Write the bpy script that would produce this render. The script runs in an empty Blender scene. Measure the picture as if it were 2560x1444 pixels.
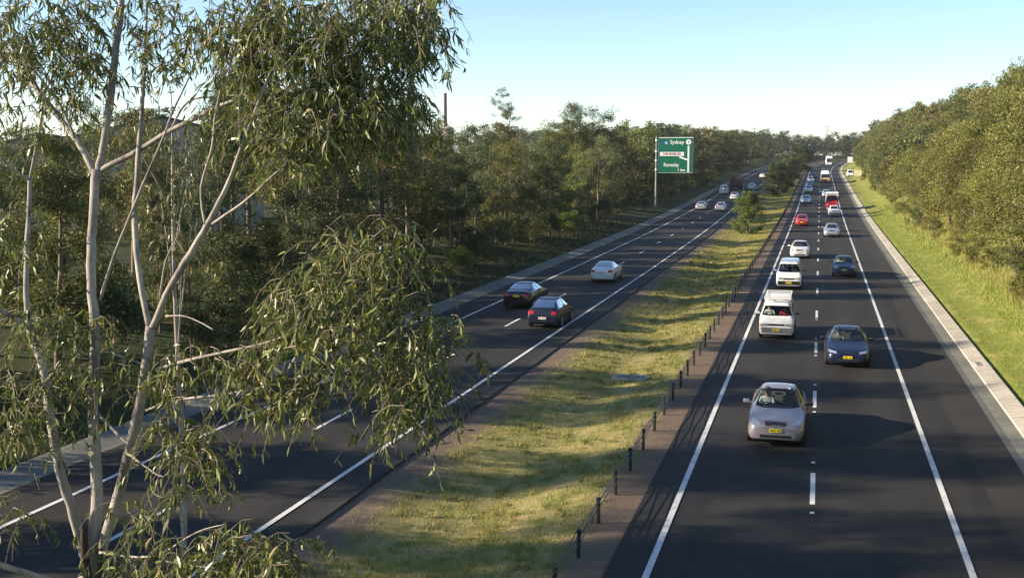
import bpy, bmesh, math, random
import numpy as np
from mathutils import Vector, Matrix, Euler
from mathutils.bvhtree import BVHTree
R = math.radians
sc = bpy.context.scene
COL = sc.collection

# ------------------------------------------------------------------ camera, sky, sun, exposure
EYE = Vector((0.0, 0.0, 8.9))
YAW, PITCH, FPX = R(14.71), R(6.491), 2918.0
cd = bpy.data.cameras.new('camera')
cam = bpy.data.objects.new('camera', cd); COL.objects.link(cam)
cam.location = EYE
cam.rotation_euler = (math.pi/2 - PITCH, 0, YAW)
cd.sensor_width = 36; cd.lens = FPX/2560*36; cd.clip_start = .5; cd.clip_end = 8000
sc.camera = cam

SUN_EL = R(19.2); SUN_AZ = R(252)            # azimuth clockwise from +Y
w = bpy.data.worlds.new('World'); sc.world = w; w.use_nodes = True
nt = w.node_tree
bg = nt.nodes['Background']
sky = nt.nodes.new('ShaderNodeTexSky'); sky.sky_type = 'NISHITA'; sky.sun_disc = False
sky.sun_elevation = SUN_EL; sky.sun_rotation = SUN_AZ
sky.air_density = 0.8; sky.dust_density = 0.0; sky.ozone_density = 2.0; sky.altitude = 50
nt.links.new(sky.outputs[0], bg.inputs[0]); bg.inputs[1].default_value = 0.095
sl = bpy.data.lights.new('sun', 'SUN'); sl.energy = 5.0; sl.angle = R(.55); sl.color = (1, .84, .62)
so = bpy.data.objects.new('sun', sl); COL.objects.link(so)
sd = Vector((math.sin(SUN_AZ)*math.cos(SUN_EL), math.cos(SUN_AZ)*math.cos(SUN_EL), math.sin(SUN_EL)))
so.rotation_euler = sd.to_track_quat('Z', 'Y').to_euler()
so.location = sd*60
vs = sc.view_settings
vs.view_transform = 'Standard'; vs.look = 'None'; vs.gamma = 1; vs.use_curve_mapping = False
vs.exposure = 1.25
sc.cycles.max_bounces = 7; sc.cycles.transparent_max_bounces = 12
sc.cycles.use_adaptive_sampling = True; sc.cycles.adaptive_threshold = .015

# ------------------------------------------------------------------ helpers
def tag(o, label=None, cat=None, group=None, kind=None):
    if label: o['label'] = label
    if cat: o['category'] = cat
    if group: o['group'] = group
    if kind: o['kind'] = kind
    return o

def empty(name, loc=(0, 0, 0), rz=0.0):
    o = bpy.data.objects.new(name, None); COL.objects.link(o)
    o.location = loc; o.rotation_euler = (0, 0, rz); o.empty_display_size = .3
    return o

def link_mesh(name, me, mats=None, parent=None, smooth=False):
    o = bpy.data.objects.new(name, me); COL.objects.link(o)
    if mats is not None:
        for m in (mats if isinstance(mats, (list, tuple)) else [mats]): me.materials.append(m)
    if parent is not None: o.parent = parent
    if smooth and len(me.polygons): me.polygons.foreach_set('use_smooth', np.ones(len(me.polygons), bool))
    return o

class MB:
    def __init__(s): s.v = []; s.f = []; s.m = []
    def add(s, vs, fs, mi=0):
        b = len(s.v); s.v += [tuple(p) for p in vs]
        for f in fs: s.f.append([i+b for i in f]); s.m.append(mi)
        return s
    def box(s, c, d, rot=None, mi=0, bev=0.0):
        x, y, z = d[0]/2, d[1]/2, d[2]/2
        M = rot.to_matrix() if rot else None
        if bev <= 0:
            P = [(-x,-y,-z),(x,-y,-z),(x,y,-z),(-x,y,-z),(-x,-y,z),(x,-y,z),(x,y,z),(-x,y,z)]
            F = [(0,3,2,1),(4,5,6,7),(0,1,5,4),(1,2,6,5),(2,3,7,6),(3,0,4,7)]
        else:
            bm = bmesh.new(); bmesh.ops.create_cube(bm, size=1)
            bmesh.ops.scale(bm, vec=d, verts=bm.verts)
            bmesh.ops.bevel(bm, geom=bm.edges[:], offset=bev, segments=2, affect='EDGES', profile=.6)
            bm.verts.index_update(); P = [v.co.copy() for v in bm.verts]; F = [[v.index for v in f.verts] for f in bm.faces]; bm.free()
        P = [Vector(p) for p in P]
        if M: P = [M @ p for p in P]
        return s.add([p+Vector(c) for p in P], F, mi)
    def tube(s, pts, rad, n=8, cap=True, mi=0):
        pts = [Vector(p) for p in pts]
        if not isinstance(rad, (list, tuple)): rad = [rad]*len(pts)
        N = len(pts); V = []; F = []
        up = None
        for i, p in enumerate(pts):
            t = (pts[min(i+1, N-1)]-pts[max(i-1, 0)]).normalized()
            if up is None:
                up = Vector((1, 0, 0)) if abs(t.x) < .9 else Vector((0, 1, 0))
            a = (up - t*up.dot(t)).normalized(); b = t.cross(a); up = a
            for k in range(n):
                an = 2*math.pi*k/n; V.append(p+(a*math.cos(an)+b*math.sin(an))*rad[i])
        for i in range(N-1):
            for k in range(n):
                k2 = (k+1) % n; F.append((i*n+k, i*n+k2, (i+1)*n+k2, (i+1)*n+k))
        if cap: F.append(tuple(range(n))[::-1]); F.append(tuple((N-1)*n+k for k in range(n)))
        return s.add(V, F, mi)
    def lathe(s, prof, axis='x', n=20, c=(0, 0, 0), mi=0):
        V = []; F = []; c = Vector(c)
        for (a, r) in prof:
            for k in range(n):
                t = 2*math.pi*k/n; u, q = r*math.cos(t), r*math.sin(t)
                V.append(c+Vector({'x': (a, u, q), 'y': (u, a, q), 'z': (u, q, a)}[axis]))
        for i in range(len(prof)-1):
            for k in range(n):
                k2 = (k+1) % n; F.append((i*n+k, i*n+k2, (i+1)*n+k2, (i+1)*n+k))
        F.append(tuple(range(n))[::-1]); F.append(tuple((len(prof)-1)*n+k for k in range(n)))
        return s.add(V, F, mi)
    def mesh(s, name):
        me = bpy.data.meshes.new(name); me.from_pydata([tuple(p) for p in s.v], [], s.f)
        me.polygons.foreach_set('material_index', s.m); me.update(); return me
    def build(s, name, mats, parent=None, smooth=False):
        return link_mesh(name, s.mesh(name), mats, parent, smooth)

def np_mesh(name, V, F, tint=None):
    """V (n,3), F (m,k) arrays; tint = one random number per vertex, kept as an attribute"""
    me = bpy.data.meshes.new(name)
    n, (m, k) = len(V), F.shape
    me.vertices.add(n); me.vertices.foreach_set('co', np.ascontiguousarray(V, np.float32).ravel())
    me.loops.add(m*k); me.loops.foreach_set('vertex_index', np.ascontiguousarray(F, np.int32).ravel())
    me.polygons.add(m); me.polygons.foreach_set('loop_start', np.arange(m, dtype=np.int32)*k)
    me.update(calc_edges=True)
    if tint is not None:
        a = me.attributes.new('tint', 'FLOAT', 'POINT'); a.data.foreach_set('value', np.ascontiguousarray(tint, np.float32))
    return me

# ------------------------------------------------------------------ materials
def mat(name, col, rough=.6, metal=0.0, spec=.5, coat=0.0, emit=None):
    m = bpy.data.materials.new(name); m.use_nodes = True
    b = m.node_tree.nodes['Principled BSDF']
    b.inputs['Base Color'].default_value = (*col, 1); b.inputs['Roughness'].default_value = rough
    b.inputs['Metallic'].default_value = metal; b.inputs['Specular IOR Level'].default_value = spec
    b.inputs['Coat Weight'].default_value = coat; b.inputs['Coat Roughness'].default_value = .06
    return m

def nodes(m): return m.node_tree.nodes, m.node_tree.links, m.node_tree.nodes['Principled BSDF']

def noise_node(m, scale, detail=4, rough=.6, vec=None, dist=0):
    N, L, b = nodes(m)
    n = N.new('ShaderNodeTexNoise'); n.inputs['Scale'].default_value = scale; n.inputs['Detail'].default_value = detail
    n.inputs['Roughness'].default_value = rough; n.inputs['Distortion'].default_value = dist
    if vec is not None: L.new(vec, n.inputs['Vector'])
    return n.outputs['Fac']

def ramp(m, fac, stops):
    N, L, b = nodes(m)
    r = N.new('ShaderNodeValToRGB'); e = r.color_ramp.elements
    while len(e) < len(stops): e.new(.5)
    for k, (p, c) in enumerate(stops): e[k].position = p; e[k].color = (*c, 1) if len(c) == 3 else c
    L.new(fac, r.inputs[0]); return r.outputs[0]

def mixc(m, fac, a, b2, mode='MIX'):
    N, L, b = nodes(m)
    n = N.new('ShaderNodeMix'); n.data_type = 'RGBA'; n.blend_type = mode
    for sock, v in ((n.inputs[0], fac), (n.inputs[6], a), (n.inputs[7], b2)):
        if hasattr(v, 'is_linked'): L.new(v, sock)
        elif isinstance(v, (int, float)): sock.default_value = v
        else: sock.default_value = (*v, 1)
    return n.outputs[2]

def coords(m, which='Object'):
    N, L, b = nodes(m); t = N.new('ShaderNodeTexCoord'); return t.outputs[which]

def scaled(m, vec, s):
    N, L, b = nodes(m); n = N.new('ShaderNodeMapping'); n.inputs['Scale'].default_value = s; L.new(vec, n.inputs[0]); return n.outputs[0]

def bump(m, fac, strength=.3, dist=.02):
    N, L, b = nodes(m); n = N.new('ShaderNodeBump'); n.inputs['Strength'].default_value = strength; n.inputs['Distance'].default_value = dist
    L.new(fac, n.inputs['Height']); L.new(n.outputs[0], b.inputs['Normal'])

def speckled(name, c1, c2, scale, rough=.8, big=None, spec=.3, bumpd=0.0):
    m = mat(name, c1, rough, spec=spec); N, L, b = nodes(m); v = coords(m)
    f = noise_node(m, scale, 5, .65, v)
    c = ramp(m, f, [(.3, c1), (.7, c2)])
    if big:
        f2 = noise_node(m, big[0], 3, .55, v)
        c = mixc(m, 1.0, c, ramp(m, f2, [(.3, (big[1],)*3), (.7, (big[2],)*3)]), 'MULTIPLY')
    L.new(c, b.inputs['Base Color'])
    if bumpd: bump(m, f, .5, bumpd)
    return m

def leaf_mat(name, trans=.25, rough=.42, lo=.5, hi=1.6, dry=(.30, .19, .07)):
    """colour of the crown (the object's own colour) varied leaf by leaf"""
    m = mat(name, (.07, .08, .03), rough, spec=.32); N, L, b = nodes(m)
    oi = N.new('ShaderNodeObjectInfo'); at_ = N.new('ShaderNodeAttribute'); at_.attribute_name = 'tint'
    mr = N.new('ShaderNodeMapRange'); mr.inputs[3].default_value = lo; mr.inputs[4].default_value = hi
    L.new(at_.outputs['Fac'], mr.inputs[0])
    c = mixc(m, 1.0, oi.outputs['Color'], (1, 1, 1), 'MULTIPLY')
    vm = N.new('ShaderNodeVectorMath'); vm.operation = 'SCALE'; L.new(oi.outputs['Color'], vm.inputs[0]); L.new(mr.outputs[0], vm.inputs['Scale'])
    dr = ramp(m, at_.outputs['Fac'], [(0, (0, 0, 0)), (.93, (0, 0, 0)), (.96, (.6, .6, .6)), (1, (.8, .8, .8))])
    c = mixc(m, dr, vm.outputs[0], dry)
    L.new(c, b.inputs['Base Color'])
    tr = N.new('ShaderNodeBsdfTranslucent'); L.new(c, tr.inputs[0])
    mx = N.new('ShaderNodeMixShader'); mx.inputs[0].default_value = trans
    out = N['Material Output']; L.new(b.outputs[0], mx.inputs[1]); L.new(tr.outputs[0], mx.inputs[2]); L.new(mx.outputs[0], out.inputs[0])
    return m

def glass_mat(name, tint, refl=.06):
    m = bpy.data.materials.new(name); m.use_nodes = True; N = m.node_tree.nodes; L = m.node_tree.links
    N.remove(N['Principled BSDF'])
    t = N.new('ShaderNodeBsdfTransparent'); t.inputs[0].default_value = (*tint, 1)
    g = N.new('ShaderNodeBsdfGlossy'); g.inputs['Roughness'].default_value = .03
    fr = N.new('ShaderNodeFresnel'); fr.inputs[0].default_value = 1.5
    mx = N.new('ShaderNodeMixShader'); L.new(fr.outputs[0], mx.inputs[0]); L.new(t.outputs[0], mx.inputs[1]); L.new(g.outputs[0], mx.inputs[2])
    L.new(mx.outputs[0], N['Material Output'].inputs[0]); return m

def asphalt_mat():
    m = mat('asphalt', (.045, .043, .042), .82, spec=.28); N, L, b = nodes(m); v = coords(m)
    f = noise_node(m, 38, 4, .7, v); c = ramp(m, f, [(.25, (.016, .0152, .015)), (.75, (.037, .0345, .0325))])
    f2 = noise_node(m, 1, 3, .55, scaled(m, v, (.9, .035, 1)))
    c = mixc(m, 1.0, c, ramp(m, f2, [(.32, (.70,)*3), (.68, (1.32, 1.29, 1.25))]), 'MULTIPLY')
    f3 = noise_node(m, .12, 3, .5, v)
    c = mixc(m, 1.0, c, ramp(m, f3, [(.35, (.88,)*3), (.65, (1.12,)*3)]), 'MULTIPLY')
    f4 = noise_node(m, 2.2, 5, .7, scaled(m, v, (1, .5, 1)))
    c = mixc(m, 1.0, c, ramp(m, f4, [(.25, (.80,)*3), (.5, (1.0,)*3), (.78, (1.28, 1.25, 1.2))]), 'MULTIPLY')
    L.new(c, b.inputs['Base Color']); bump(m, f, .35, .006)
    return m

M_ASPH = asphalt_mat()
M_SHOULDER = speckled('dusty_asphalt', (.022, .021, .020), (.046, .042, .038), 30, .9, (.25, .8, 1.2))
M_SEAM = mat('bitumen_edge', (.018, .018, .019), .9)
M_LINE = speckled('line_paint', (.62, .62, .60), (.80, .80, .78), 9, .7, (1.2, .82, 1.0))
def wear(m, col):
    N, L, b = nodes(m); v = coords(m); f = noise_node(m, 7, 6, .75, scaled(m, v, (1, .25, 1))); src = b.inputs['Base Color'].links[0].from_socket
    L.new(mixc(m, ramp(m, f, [(.56, (0, 0, 0)), (.72, (.85,)*3)]), src, col), b.inputs['Base Color'])
wear(M_LINE, (.10, .095, .09))
M_CONC = speckled('kerb_concrete', (.34, .31, .26), (.50, .46, .385), 6, .85, (.35, .70, 1.08))
def joints(m, every=3.0, wd=.05):
    N, L, b = nodes(m); sx = N.new('ShaderNodeSeparateXYZ'); L.new(coords(m), sx.inputs[0])
    md = N.new('ShaderNodeMath'); md.operation = 'PINGPONG'; md.inputs[1].default_value = every/2; L.new(sx.outputs[1], md.inputs[0])
    lt = N.new('ShaderNodeMath'); lt.operation = 'LESS_THAN'; lt.inputs[1].default_value = wd/2; L.new(md.outputs[0], lt.inputs[0])
    src = b.inputs['Base Color'].links[0].from_socket; c = mixc(m, lt.outputs[0], src, (.10, .095, .085)); L.new(c, b.inputs['Base Color'])
joints(M_CONC)
M_CONC_D = speckled('channel_concrete', (.15, .15, .13), (.24, .235, .20), 5, .85, (.4, .7, 1.05))
M_BARK = None

def ground_mat(name, green, straw, dirt, dirt_x=None, scale=1.0, bias=.5):
    m = mat(name, green, .95, spec=.15); N, L, b = nodes(m); v = coords(m)
    f1 = noise_node(m, .9*scale, 5, .65, scaled(m, v, (1.6, .8, 1)))
    f2 = noise_node(m, 14*scale, 4, .7, v)
    f3 = noise_node(m, 70, 3, .7, v)
    c = mixc(m, ramp(m, f1, [(bias-.12, (0, 0, 0)), (bias+.12, (1, 1, 1))]), green, straw)
    c = mixc(m, ramp(m, f2, [(.56, (0, 0, 0)), (.70, (.75,)*3)]), c, dirt)
    if dirt_x:
        sx = N.new('ShaderNodeSeparateXYZ'); L.new(v, sx.inputs[0])
        tot = None
        for (x0, x1) in dirt_x:                      # bare earth strips, ragged by noise
            mr = N.new('ShaderNodeMapRange'); mr.inputs[1].default_value = x0; mr.inputs[2].default_value = x1
            ad = N.new('ShaderNodeMath'); ad.operation = 'MULTIPLY_ADD'; L.new(f1, ad.inputs[0]); ad.inputs[1].default_value = 2.4*(1 if x1 > x0 else 1); 
            a2 = N.new('ShaderNodeMath'); a2.operation = 'ADD'; L.new(sx.outputs[0], a2.inputs[0]); a2.inputs[1].default_value = -1.2
            L.new(a2.outputs[0], ad.inputs[2]); L.new(ad.outputs[0], mr.inputs[0])
            if tot is None: tot = mr.outputs[0]
            else:
                mxn = N.new('ShaderNodeMath'); mxn.operation = 'MAXIMUM'; L.new(tot, mxn.inputs[0]); L.new(mr.outputs[0], mxn.inputs[1]); tot = mxn.outputs[0]
        c = mixc(m, tot, c, mixc(m, f2, tuple(.7*k for k in dirt), tuple(1.35*k for k in dirt)))
    c = mixc(m, 1.0, c, ramp(m, f3, [(.25, (.55,)*3), (.75, (1.35,)*3)]), 'MULTIPLY')
    L.new(c, b.inputs['Base Color']); bump(m, f2, .7, .05)
    return m

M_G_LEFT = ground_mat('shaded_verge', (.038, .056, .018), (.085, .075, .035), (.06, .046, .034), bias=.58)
M_G_MED = ground_mat('median_turf', (.17, .19, .042), (.40, .33, .14), (.18, .135, .10), dirt_x=[(-9.7, -11.0), (-5.75, -5.1)], bias=.47)
M_G_BANK = ground_mat('bank_turf', (.16, .19, .036), (.34, .28, .105), (.19, .15, .075), scale=.7, bias=.60)

# ------------------------------------------------------------------ the lie of the land
def sm(a, b, x):
    t = min(1, max(0, (x-a)/(b-a))); return t*t*(3-2*t)
def zroad(Y):
    if Y < 130: return 0.0
    if Y < 230: return 8e-5*(Y-130)**2
    if Y < 560: return .8+.016*(Y-230)
    return 6.08+.016*60*(1-math.exp(-(Y-560)/60))
def shift(X, Y):
    s = 0.0
    if Y > 380: s += 1.9e-4*(min(Y, 620)-380)**2 + (0 if Y < 620 else .09*(Y-620))
    s += -1.3*sm(80, 270, Y)*sm(-6, -12, X)
    return s
PX = [-4000, -900, -300, -140, -90, -60, -45, -36, -30, -26.5, -24, -22.2, -22.0, -20.75, -11.9, -11, -10, -8.2, -6.6, -5.4, -4.25, 5.75, 7.2, 7.35, 8.2, 9.5, 12, 16, 22, 28, 34, 45, 70, 140, 300, 900, 4000]
PZ = [6, 5, 4, 2.5, 2.0, 1.6, 1.3, 1.1, .8, .45, .16, .03, -.12, -.12, -.05, -.06, -.16, -.36, -.20, -.04, -.04, -.10, -.10, .08, .20, .62, 1.8, 3.8, 6.9, 9.9, 12.2, 13, 13, 12, 10, 8, 6]
def prof(X): return float(np.interp(X, PX, PZ))
rg = random.Random(5)
_nz = [(rg.uniform(.1, 1.2), rg.uniform(.05, .6), rg.uniform(0, 6.3), rg.uniform(0, 6.3)) for _ in range(9)]
def wob(X, Y): return sum(math.sin(a*X+c)*math.sin(b*Y+d)/(1+a+b) for a, b, c, d in _nz)*.12
def gz(X, Y):
    k = 0.0
    if X < -22.4: k = min(1, (-22.4-X)/4)
    elif -11.6 < X < -4.6: k = .35*min(1, (X+11.6)/1, (-4.6-X)/1)
    elif X > 7.8: k = min(1, (X-7.8)/3)
    return zroad(Y)+prof(X)+wob(X, Y)*k
def G(X, Y, dz=0.0): return Vector((X+shift(X, Y), Y, gz(X, Y)+dz))
def RD(X, Y, dz=0.0): return Vector((X+shift(X, Y), Y, zroad(Y)+dz))       # on the carriageways

def strip(name, xs, zs, ys, m, smooth=False):
    b = MB(); n = len(xs)
    V = [RD(x, y, z) for y in ys for x, z in zip(xs, zs)]
    F = [(j*n+i, j*n+i+1, (j+1)*n+i+1, (j+1)*n+i) for j in range(len(ys)-1) for i in range(n-1)]
    b.add(V, F); o = b.build(name, m, None, smooth); tag(o, kind='structure'); return o
YS = list(np.arange(-60, 130, 10.))+list(np.arange(130, 610, 8.))

xs = sorted(set(PX+[-80, -70, -50, -40, -33, -28, -25, -23.2, -10.5, -9.1, -7.4, -6, -4.8, 7.8, 8.8, 10.7, 14, 19, 25, 38, 55]))
ys = [-4000, -600, -200, -60]+list(np.arange(-40, 150, 2.5))+list(np.arange(150, 640, 8.))+[660, 700, 760, 900, 1200, 2000, 4500]
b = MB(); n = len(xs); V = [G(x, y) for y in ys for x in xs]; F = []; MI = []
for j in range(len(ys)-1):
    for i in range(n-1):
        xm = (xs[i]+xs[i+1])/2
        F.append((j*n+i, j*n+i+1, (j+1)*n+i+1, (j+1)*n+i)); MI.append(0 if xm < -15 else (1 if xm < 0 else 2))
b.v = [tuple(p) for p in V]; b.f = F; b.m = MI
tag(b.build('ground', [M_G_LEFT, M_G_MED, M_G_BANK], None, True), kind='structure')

strip('road', [-4.25, 0, 5.78], [0, .02, 0], YS, M_ASPH)
strip('road', [-20.75, -16, -11.9], [0, .02, 0], YS, M_ASPH)
strip('road_shoulder', [4.55, 5.70], [.012, .006], YS, M_SHOULDER)
# concrete channels and kerbs
strip('gutter', [5.79, 6.05, 6.53], [.004, -.03, .0], YS, M_CONC_D)
strip('kerb', [6.50, 6.54, 6.9, 7.14, 7.22], [-.02, .05, .12, .17, .02], YS, M_CONC)
strip('kerb', [-22.15, -22.1, -21.9, -20.95, -20.76], [-.1, .10, .10, .0, .0], YS, M_CONC_D)
strip('road_edge', [5.62, 5.785], [.010, .008], YS, M_SEAM)
strip('road_edge', [-11.93, -11.9, -11.62], [-.05, .008, .014], YS, M_SEAM)

# painted markings
mk = MB()
def paint(x0, x1, y0, y1, dz=.024):
    k = max(1, int((y1-y0)/6)); yy = [y0+(y1-y0)*i/k for i in range(k+1)]
    V = [RD(x, y, dz) for y in yy for x in (x0, x1)]
    mk.add(V, [(2*i, 2*i+1, 2*i+3, 2*i+2) for i in range(k)])
for xc in (-3.34, 3.40, -12.72, -18.86): paint(xc-.075, xc+.075, -60, 600)
for k in range(-4, 47):
    y = 30.15+12*k; paint(-.01, .12, y, y+3.1, .028)
    y = 34.6+12*k; paint(-15.82, -15.68, y, y+3.1, .028)
tag(mk.build('road_markings', M_LINE), kind='structure')
M_STUD = mat('reflector_white', (.8, .8, .78), .3)
sb = MB(); sb.box((0, 0, .012), (.11, .10, .022), bev=.006); st_me = sb.mesh('road_stud'); st_me.materials.append(M_STUD)
for k, y in enumerate([29.4, 34.4, 41.4, 46.4, 53.4, 58.4, 65.4, 77.4, 89.4]):
    o = bpy.data.objects.new('road_stud', st_me); COL.objects.link(o); o.location = RD(.055, y, .02)
    tag(o, 'small white reflector stud on the lane line, %s counting away from the camera' % ['first', 'second', 'third', 'fourth', 'fifth', 'sixth', 'seventh', 'eighth', 'ninth'][k], 'road stud', 'reflector studs on the lane line')


# ------------------------------------------------------------------ vehicles
def paint_mat(name, col, metal=.0, rough=.32, coat=.7):
    m = mat(name, col, rough, metal, .5, coat); N, L, b = nodes(m)
    f = noise_node(m, 2.2, 4, .6, coords(m))
    c = mixc(m, 1.0, col, ramp(m, f, [(.3, (.86,)*3), (.7, (1.08,)*3)]), 'MULTIPLY'); L.new(c, b.inputs['Base Color'])
    return m
P_MAUVE = paint_mat('paint_mauve_silver', (.36, .325, .35), .4)
P_NAVY = paint_mat('paint_navy', (.007, .013, .045), .1, .34, .3)
P_NAVY2 = paint_mat('paint_dark_blue', (.008, .028, .085), .1, .34, .3)
P_WHITE = paint_mat('paint_white', (.76, .76, .75), 0)
P_BLACK = paint_mat('paint_black', (.008, .008, .011), .0, .22)
P_INK = paint_mat('paint_ink', (.014, .020, .036), .3, .34, .3)
P_SILVER = paint_mat('paint_silver', (.46, .50, .55), .5)
P_RED = paint_mat('paint_red', (.52, .015, .018), 0)
P_ICE = paint_mat('paint_ice_blue', (.40, .55, .70), .3)
P_CREAM = paint_mat('paint_cream', (.72, .66, .45), 0)
P_YELLOW = paint_mat('paint_yellow', (.75, .52, .06), 0)
P_ROOF = paint_mat('bus_roof_white', (.8, .79, .74), 0)
P_RUST = paint_mat('paint_oxide_red', (.10, .025, .022), 0, .6, .1)
M_GLASS = glass_mat('window_glass', (.62, .70, .68))
M_DGLASS = mat('dark_glass', (.012, .016, .020), .06, spec=.6)
M_TYRE = mat('tyre_rubber', (.016, .016, .017), .85)
M_RIM = mat('alloy_rim', (.45, .46, .48), .35, .8)
M_TRIM = mat('black_trim', (.018, .018, .019), .5)
M_GREYP = mat('grey_plastic', (.16, .16, .165), .6)
M_CABIN = mat('cabin_fabric', (.035, .036, .04), .9)
M_SEAT = mat('seat_fabric', (.11, .105, .10), .9)
M_LAMP = mat('headlamp_lens', (.50, .54, .56), .12, .5, .8, .6)
M_INDIC = mat('amber_lens', (.75, .25, .03), .25)
M_TAIL = mat('tail_lens', (.42, .012, .015), .2, coat=.5)
M_PLATE_Y = mat('plate_yellow', (.80, .62, .03), .5)
M_PLATE_W = mat('plate_white', (.78, .78, .76), .5)
M_MARK = mat('plate_ink', (.05, .05, .02), .6)
M_CHROME = mat('chrome', (.7, .7, .72), .12, 1.0)
M_SKIN = mat('skin', (.52, .30, .22), .55)
M_HAIR = mat('hair', (.035, .025, .02), .6)
M_HAIR2 = mat('grey_hair', (.30, .28, .26), .6)
M_DENIM = mat('trousers', (.03, .035, .055), .8)

def loft_body(st, name='body', level=2, arches=(), crease=None):
    """closed car shell from stations (y, roof z, roof half width, belt z, belt half width, widest half width, sill z)"""
    bm = bmesh.new(); rings = []
    for (y, zt, wt, zb, wb, wm, z0) in st:
        zm = zb - (zb-z0)*.38
        half = [(0, zt), (wt*.55, zt-.004), (wt*.93, zt-.025-.02*(zt-zb)), (wb, zb), (wm, zm), (wm*.985, z0+.10), (wm*.88, z0), (0, z0)]
        ring = [bm.verts.new((x, y, z)) for x, z in half]+[bm.verts.new((-x, y, z)) for x, z in half[-2:0:-1]]
        rings.append(ring)
    n = len(rings[0])
    for a, c in zip(rings, rings[1:]):
        for i in range(n): bm.faces.new((a[i], a[(i+1) % n], c[(i+1) % n], c[i]))
    for rr, flip in ((rings[0], 1), (rings[-1], 0)):   # end caps as quads across the ring
        h = n//2
        for i in range(h):
            a, b_, c, d = rr[i], rr[i+1], rr[(n-i-1) % n], rr[(n-i) % n]
            vs_ = [a, b_, c, d] if len({a, b_, c, d}) == 4 else list(dict.fromkeys([a, b_, c, d]))
            if len(vs_) >= 3:
                try: bm.faces.new(vs_[::-1] if flip else vs_)
                except ValueError: pass
    bmesh.ops.recalc_face_normals(bm, faces=bm.faces)
    cl = bm.edges.layers.float.new('crease_edge')
    for a, c in zip(rings, rings[1:]):
        for i, v in ((3, .45), (n-3, .45), (2, .35), (n-2, .35), (6, .5), (n-6, .5)):
            e = bm.edges.get((a[i], c[i]))
            if e: e[cl] = v
    for rr in (rings[0], rings[-1]):
        for i in range(n):
            e = bm.edges.get((rr[i], rr[(i+1) % n]))
            if e: e[cl] = .35
    me = bpy.data.meshes.new(name); bm.to_mesh(me); bm.free()
    o = bpy.data.objects.new(name, me); COL.objects.link(o)
    s = o.modifiers.new('s', 'SUBSURF'); s.levels = s.render_levels = level
    me2 = bpy.data.meshes.new_from_object(o.evaluated_get(bpy.context.evaluated_depsgraph_get()))
    o.modifiers.clear(); o.data = me2; bpy.data.meshes.remove(me)
    return o

def shape_of(me):
    bm = bmesh.new(); bm.from_mesh(me); v = abs(bm.calc_volume()); bm.free()
    c = np.empty(len(me.vertices)*3, np.float32); me.vertices.foreach_get('co', c); c = c.reshape(-1, 3)
    return v, c.min(0), c.max(0)
def cut(o, mb_):
    me = mb_.mesh('cutter'); bm = bmesh.new(); bm.from_mesh(me); bmesh.ops.recalc_face_normals(bm, faces=bm.faces); cv = abs(bm.calc_volume()); bm.to_mesh(me); bm.free()
    c = bpy.data.objects.new('cutter', me); COL.objects.link(c)
    v0, lo0, hi0 = shape_of(o.data)
    for solver in ('EXACT', 'FAST'):                 # keep a cut only when the shell stays whole
        md = o.modifiers.new('b', 'BOOLEAN'); md.operation = 'DIFFERENCE'; md.solver = solver; md.object = c
        me2 = bpy.data.meshes.new_from_object(o.evaluated_get(bpy.context.evaluated_depsgraph_get())); o.modifiers.clear()
        ok = len(me2.vertices) > 50
        if ok:
            v1, lo1, hi1 = shape_of(me2); ok = v0-cv*1.05-.02 < v1 < v0+.02 and np.abs(lo1-lo0).max() < .03 and np.abs(hi1-hi0).max() < .03
        if ok: o.data = me2; break
    else: print('CUT FAILED', o.name)
    bpy.data.objects.remove(c); bpy.data.meshes.remove(me)

def bvh_of(o):
    bm = bmesh.new(); bm.from_mesh(o.data); t = BVHTree.FromBMesh(bm); bm.free(); return t

AX = {'front': ((0, 1, 0), lambda a, b_: (a, -20, b_)), 'rear': ((0, -1, 0), lambda a, b_: (a, 20, b_)),
      'left': ((1, 0, 0), lambda a, b_: (-20, a, b_)), 'right': ((-1, 0, 0), lambda a, b_: (20, a, b_)),
      'top': ((0, 0, -1), lambda a, b_: (a, b_, 20))}
def sample(bvh, quad, axis, nu, nv):
    d, f = AX[axis]; d = Vector(d); A, B, C, D = [Vector(q) for q in quad]; P = []; last = None
    for j in range(nv+1):
        for i in range(nu+1):
            u, v = i/nu, j/nv
            q = (A*(1-u)+B*u)*(1-v)+(D*(1-u)+C*u)*v
            o = Vector(f(q.x, q.y)); h = bvh.ray_cast(o, d)
            if h[0] is None: P.append((o, None))
            else: last = (h[0]-o).dot(d); P.append((o, last))
    ds = [t for _, t in P if t is not None] or [20]
    md = sorted(ds)[len(ds)//2]
    return [o+d*(t if t is not None else md) for o, t in P], d
def patch(bvh, quad, axis, off=.006, nu=8, nv=5, skirt=.03, mbx=None, mi=0):
    P, d = sample(bvh, quad, axis, nu, nv); P = [p-d*off for p in P]
    b = mbx or MB(); n = nu+1
    F = [(j*n+i, j*n+i+1, (j+1)*n+i+1, (j+1)*n+i) for j in range(nv) for i in range(nu)]
    V = list(P)
    if skirt:
        bd = [i for i in range(n)]+[j*n+nu for j in range(1, nv+1)]+[nv*n+i for i in range(nu-1, -1, -1)]+[j*n for j in range(nv-1, 0, -1)]
        k = len(V); V += [P[i]+d*skirt for i in bd]; m_ = len(bd)
        F += [(bd[i], k+i, k+(i+1) % m_, bd[(i+1) % m_]) for i in range(m_)]
    b.add(V, F, mi); return b
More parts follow.
